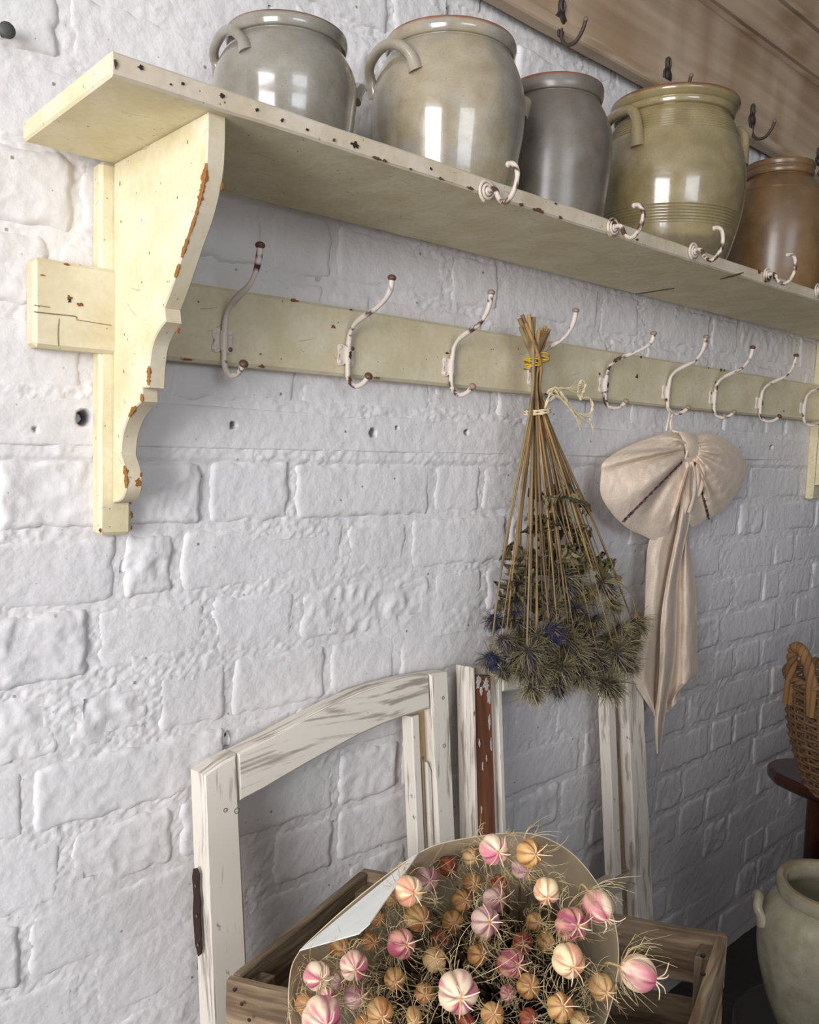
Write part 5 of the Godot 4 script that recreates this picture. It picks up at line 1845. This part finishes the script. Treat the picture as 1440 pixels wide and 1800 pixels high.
func build_bouquet() -> void:
	rng.seed = 404
	var foot := Vector3(0.735, 0.615, 0.375)          # where the stems gather inside the crate
	# the wrapping paper: a cone flaring from the stems to an open mouth
	var o := thing("paper_wrap", "cone of cream wrapping paper with a white folded corner, round the seed heads", "wrapping paper")
	var rim := [[640, 2010, 0.50], [545, 1900, 0.555], [512, 1800, 0.59], [510, 1720, 0.615], [524, 1678, 0.63], [560, 1640, 0.645], [640, 1570, 0.665], [735, 1501, 0.685], [800, 1478, 0.70], [900, 1465, 0.715], [960, 1474, 0.715], [1015, 1510, 0.71], [1062, 1575, 0.70], [1085, 1650, 0.68], [1080, 1740, 0.65], [1040, 1850, 0.61], [960, 1960, 0.57], [800, 2040, 0.51], [640, 2010, 0.50]]
	var E := []
	for q in rim:
		E.append(pd(q[0], q[1], q[2]))
	E = spline(E, 6)
	var rows := []
	var paper := lin(214, 196, 166)
	for j in 20:
		var t := j / 19.0
		var row := []
		for i in E.size():
			var a := TAU * i / (E.size() - 1.0)
			var start: Vector3 = foot + (E[i] - foot).normalized() * 0.02 + (E[i] - (E[0] + E[E.size() / 2]) / 2).normalized() * 0.018
			var p: Vector3 = start.lerp(E[i], t)
			var c := foot.lerp((E[0] + E[E.size() / 2]) / 2, t)
			p += (p - c).normalized() * (0.022 * sin(PI * t) + 0.0022 * sin(a * 9 + t * 3) * t * (1 - t) * 3)
			row.append(p)
		rows.append(row)
	var mb := MB.new()
	sheet(rows, 0.0008, mb, paper)
	put("paper_cone", mb, M.paper, o)
	var fl := []
	var A := pd(527, 1672, 0.628)
	var B := pd(737, 1499, 0.683)
	var C := pd(640, 1640, 0.578)
	for j in 13:
		var t := j / 12.0
		var row := []
		for i in 13:
			var s := i / 12.0
			var e := A.lerp(B, s)
			var peak := A.lerp(C, s / 0.54) if s < 0.54 else C.lerp(B, (s - 0.54) / 0.46)
			var p := e.lerp(peak, t)
			row.append(p + (eye - p).normalized() * (0.010 * sin(PI * t * 0.5) * sin(PI * s)))
		rows = []
		fl.append(row)
	mb = MB.new()
	sheet(fl, 0.0008, mb, lin(240, 242, 238))
	var stems := MB.new()
	for k in 420:
		var e: Vector3 = E[(k * 7) % E.size()].lerp((E[0] + E[E.size() / 2]) / 2, rr(0.08, 0.98))
		stems.tube([foot.lerp(e, -0.12), foot.lerp(e, 0.35) + Vector3(rr(-0.004, 0.004), rr(-0.004, 0.004), 0), foot.lerp(e, rr(0.7, 0.86))], 0.0012, 4, lin(96, 78, 48))
	tag(put("stem_bundle", stems, M.stem, o), "", "", "", "stuff")
	tag(put("folded_corner", mb, M.paper, o), "white folded back corner")
	settle(o, foot)
	var kinds := {}
	var tones := {"pink": [lin(248, 222, 188), lin(204, 92, 124), lin(122, 26, 62)], "cream": [lin(250, 228, 180), lin(226, 150, 118), lin(182, 74, 66)], "magenta": [lin(218, 160, 138), lin(160, 44, 92), lin(88, 16, 48)], "gold": [lin(210, 168, 108), lin(168, 104, 60), lin(116, 52, 34)], "mauve": [lin(206, 176, 160), lin(160, 98, 116), lin(104, 44, 66)], "red": [lin(170, 96, 64), lin(120, 42, 44), lin(70, 20, 28)], "tan": [lin(198, 164, 112), lin(168, 124, 76), lin(128, 84, 50)]}
	for k in tones:
		kinds[k] = []
		for s in 2:
			kinds[k].append(pod_mesh(rng, tones[k][0], tones[k][1], tones[k][2], [5, 6][rng.randi() % 2]))
	var where := "in the paper wrap"
	# u, v, width in pixels, kind, how far behind the front ones, label
	var pods := [
		[868, 1493, 52, "pink", 0.0, "pink and cream seed head at the top of the bouquet, with shaggy bracts"],
		[718, 1566, 52, "cream", 0.0, "pale golden cream seed head beside the white folded paper corner"],
		[750, 1545, 42, "mauve", 0.03, "mauve seed head just behind the pale cream one by the paper corner"],
		[705, 1659, 50, "magenta", 0.0, "magenta and cream seed head below the white paper corner"],
		[622, 1697, 50, "pink", 0.0, "pink cream seed head with long pale horns, left of the magenta one"],
		[557, 1715, 48, "pink", 0.0, "rosy seed head against the left edge of the paper"],
		[596, 1724, 34, "mauve", 0.03, "small mauve seed head between the two rosy ones at left"],
		[805, 1743, 72, "pink", -0.03, "largest seed head of all, bright pink and cream, front centre"],
		[566, 1787, 70, "pink", -0.03, "big pale pink cream seed head at the bottom left corner of the bouquet"],
		[668, 1779, 48, "gold", -0.01, "golden seed head at the bottom, between the two biggest pale ones"],
		[694, 1720, 38, "gold", 0.03, "golden brown seed head under the magenta one"],
		[853, 1620, 52, "mauve", 0.0, "mauve seed head, the lower of a close pair right of centre"],
		[869, 1582, 42, "mauve", 0.02, "mauve seed head, the upper of a close pair right of centre"],
		[787, 1523, 34, "red", 0.05, "dark red seed head in the shade near the top of the paper"],
		[830, 1551, 34, "gold", 0.06, "dim golden seed head below the dark red one near the top"], [812, 1583, 37, "gold", 0.06, "dim golden seed head with star shaped horns, left of the mauve pair"], [796, 1619, 37, "gold", 0.06, "dim golden seed head deep between the magenta one and the mauve pair"],
		[733, 1612, 46, "gold", 0.03, "golden seed head right below the pale cream one"],
		[764, 1687, 42, "tan", 0.02, "dull tan seed head with many bracts in the middle of the bouquet"],
		[839, 1679, 36, "gold", 0.05, "dim dark golden seed head under the mauve pair"],
		[889, 1698, 34, "red", 0.04, "dark red seed head left of the magenta star shaped one"],
		[597, 1662, 38, "gold", 0.05, "dark golden seed head tucked under the paper fold"],
		[728, 1786, 36, "tan", -0.01, "narrow tan bud at the bottom centre"],
		[866, 1784, 42, "gold", 0.0, "golden seed head at the bottom, right of the largest"],
		[828, 1506, 30, "tan", 0.04, "tan seed head half hidden behind the topmost pink one"],
		[536, 1765, 36, "gold", 0.02, "golden seed head low on the left edge of the paper"],
		[572, 1750, 34, "pink", 0.01, "small pink seed head above the big pale one at bottom left"],
		[689, 1578, 28, "gold", 0.05, "small golden seed head peeping out behind the folded corner"],
		[664, 1614, 28, "gold", 0.06, "tiny golden seed head in the shade behind the white paper corner's lower edge"],
		[625, 1752, 40, "mauve", 0.02, "dusky mauve seed head wrapped in bracts at lower left"],
		[931, 1500, 48, "gold", 0.0, "golden orange seed head, upper right, next to the topmost pink one"],
		[918, 1526, 38, "mauve", 0.02, "small mauve seed head under the golden orange one"],
		[961, 1566, 46, "cream", 0.0, "cream seed head with one broad magenta stripe"],
		[1051, 1592, 54, "pink", -0.01, "cream pink seed head at the right rim of the paper, horns pointing down"],
		[1005, 1625, 58, "magenta", -0.01, "magenta seed head caged in pale bracts"],
		[999, 1688, 58, "cream", -0.02, "glowing cream seed head below the caged magenta one"],
		[1122, 1711, 62, "pink", -0.02, "pink striped seed head farthest right, reaching over the crate"],
		[1058, 1735, 46, "tan", -0.01, "tan seed head left of and below the farthest right one"],
		[899, 1693, 48, "magenta", 0.01, "deep magenta seed head with spread horns like a star"],
		[929, 1733, 42, "gold", 0.01, "golden pink seed head under the magenta star shaped one"],
		[985, 1771, 48, "gold", -0.01, "reddish golden seed head at the bottom, pointing upward"],
		[919, 1657, 36, "red", 0.04, "red brown seed head behind the magenta star shaped one"],
		[893, 1745, 28, "magenta", 0.04, "small purple seed head in the shade low in the centre"],
		[1019, 1795, 34, "tan", 0.0, "tan shaggy seed head on the bottom edge, far right of centre"],
		[878, 1554, 32, "red", 0.06, "dim red brown seed head above the mauve pair"], [848, 1650, 32, "gold", 0.07, "deep shaded golden seed head touching the lower mauve one from below"], [775, 1650, 32, "red", 0.07, "deep shaded dark red seed head right of the magenta one"], [940, 1620, 30, "gold", 0.06, "deep shaded golden seed head left of the caged magenta one"], [650, 1655, 32, "gold", 0.06, "deep shaded golden seed head left of the magenta one"], [745, 1745, 34, "gold", 0.05, "shaded golden seed head just left of the largest pink one"], [960, 1655, 32, "gold", 0.06, "deep shaded golden seed head below left of the caged magenta one"], [820, 1800, 34, "red", 0.04, "dark red seed head cut by the bottom edge under the largest pink one"], [640, 1800, 34, "gold", 0.03, "golden seed head cut by the bottom edge beside the big pale one"], [930, 1790, 34, "red", 0.04, "dark red seed head at the bottom edge left of the reddish golden one"]]
	for i in pods.size():
		var q = pods[i]
		var depth: float = 0.655 - 0.09 * (q[1] - 1480) / 320.0 + q[4] * 1.5
		var p := pd(q[0], q[1], depth)
		var r: float = q[2] * depth / F / 2.0 * 0.98
		var label: String = q[5]
		var n := thing("seed_head", label if label else "dim small seed head deep in the shade of the bouquet", "seed head", "dried seed heads in the paper wrap")
		var d := ((eye - p).normalized() + look * Vector3(0.34 + rr(-0.3, 0.3), -0.26 + rr(-0.3, 0.3), 0)).normalized()
		if q[0] > 1090:
			d = (look * Vector3(0.92, -0.22, 0.32)).normalized()
		if q[5].contains("pointing upward"):
			d = (look * Vector3(0.1, 0.55, 0.8)).normalized()
		if q[5].contains("horns pointing down"):
			d = (look * Vector3(0.45, -0.62, 0.6)).normalized()
		n.position = p
		var kind = kinds[q[3]][i % 2]
		var bs := aim(d, rr(0, 6)) * r
		var long := 1.28 if q[5].contains("narrow") else 1.0
		var a := put("pod", kind[0], M.pod, n)
		a.basis = bs * Basis.from_scale(Vector3(1.0 / long, long, 1.0 / long))
		put("horns", kind[1], M.pod, n).basis = bs
		put("bracts", kind[2], M.fibre, n).basis = bs.rotated(d, rr(0, 6)) * 1.0
		var b := (foot - p).normalized()
		var sb := MB.new()
		sb.tube(spline([-d * r * 0.95, -d * r * 1.7 + b * 0.006, b * 0.045 - d * r * 1.2], 6), 0.0010, 5, lin(170, 150, 96))
		put("stem", sb, M.stem, n)

# ---------------------------------------------------------------- odds and ends
func build_trifles() -> void:
	# a chest that stands beside the viewer and shades the lower right
	var ch := thing("storage_chest", "dark wooden storage chest with a pale lid standing beside the viewer, left of the crate", "chest")
	var cb := MB.new()
	cb.board(0.46, 0.88, 1.12, Transform3D(Basis(), Vector3(-0.37, 0.52, 1.34)), 0.006, lin(84, 62, 46))
	put("body", cb, M.bare_wood, ch)
	cb = MB.new()
	cb.board(0.50, 0.035, 1.16, Transform3D(Basis(), Vector3(-0.37, 0.9785, 1.34)), 0.008, lin(226, 220, 208))
	put("lid", cb, M.bare_wood, ch)
	for q in [[-0.56, 0.82], [-0.18, 0.82], [-0.56, 1.84], [-0.18, 1.84]]:
		cb = MB.new()
		cb.board(0.08, 0.06, 0.06, Transform3D(Basis(Vector3.UP, Vector3.LEFT, Vector3.BACK), Vector3(q[0], 0.04, q[1])), 0.004, lin(70, 52, 40))
		put("foot", cb, M.bare_wood, ch)
	settle(ch, Vector3(-0.37, 0, 1.32))
	var p := pz(2, 62, 0.0)
	var mb := MB.new()
	mb.tube([Vector3(p.x, p.y, -0.02), Vector3(p.x + 0.001, p.y, 0.012), Vector3(p.x + 0.001, p.y, 0.016)], [0.003, 0.003, 0.003], 10, lin(70, 70, 70))
	mb.ball(Vector3(p.x + 0.001, p.y, 0.017), Vector3(0.0085, 0.0085, 0.004), lin(84, 84, 82), 14, 8)
	tag(put("iron_nail", mb, M.iron), "dark round headed iron nail in the white wall, top left", "nail")
	# and a dresser behind, to the viewer's right
	var dr := thing("dresser", "plain dark wooden dresser with a pale top behind the viewer, right of the storage chest", "dresser")
	cb = MB.new()
	cb.board(0.90, 1.14, 0.55, Transform3D(Basis(), Vector3(1.20, 0.65, 1.72)), 0.006, lin(76, 58, 44))
	put("body", cb, M.bare_wood, dr)
	cb = MB.new()
	cb.board(0.96, 0.03, 0.60, Transform3D(Basis(), Vector3(1.20, 1.2355, 1.72)), 0.008, lin(226, 220, 208))
	put("top", cb, M.bare_wood, dr)
	for q in [[0.80, 1.50], [1.60, 1.50], [0.80, 1.94], [1.60, 1.94]]:
		cb = MB.new()
		cb.board(0.08, 0.06, 0.06, Transform3D(Basis(Vector3.UP, Vector3.LEFT, Vector3.BACK), Vector3(q[0], 0.04, q[1])), 0.004, lin(70, 52, 40))
		put("foot", cb, M.bare_wood, dr)
	settle(dr, Vector3(1.20, 0, 1.72))
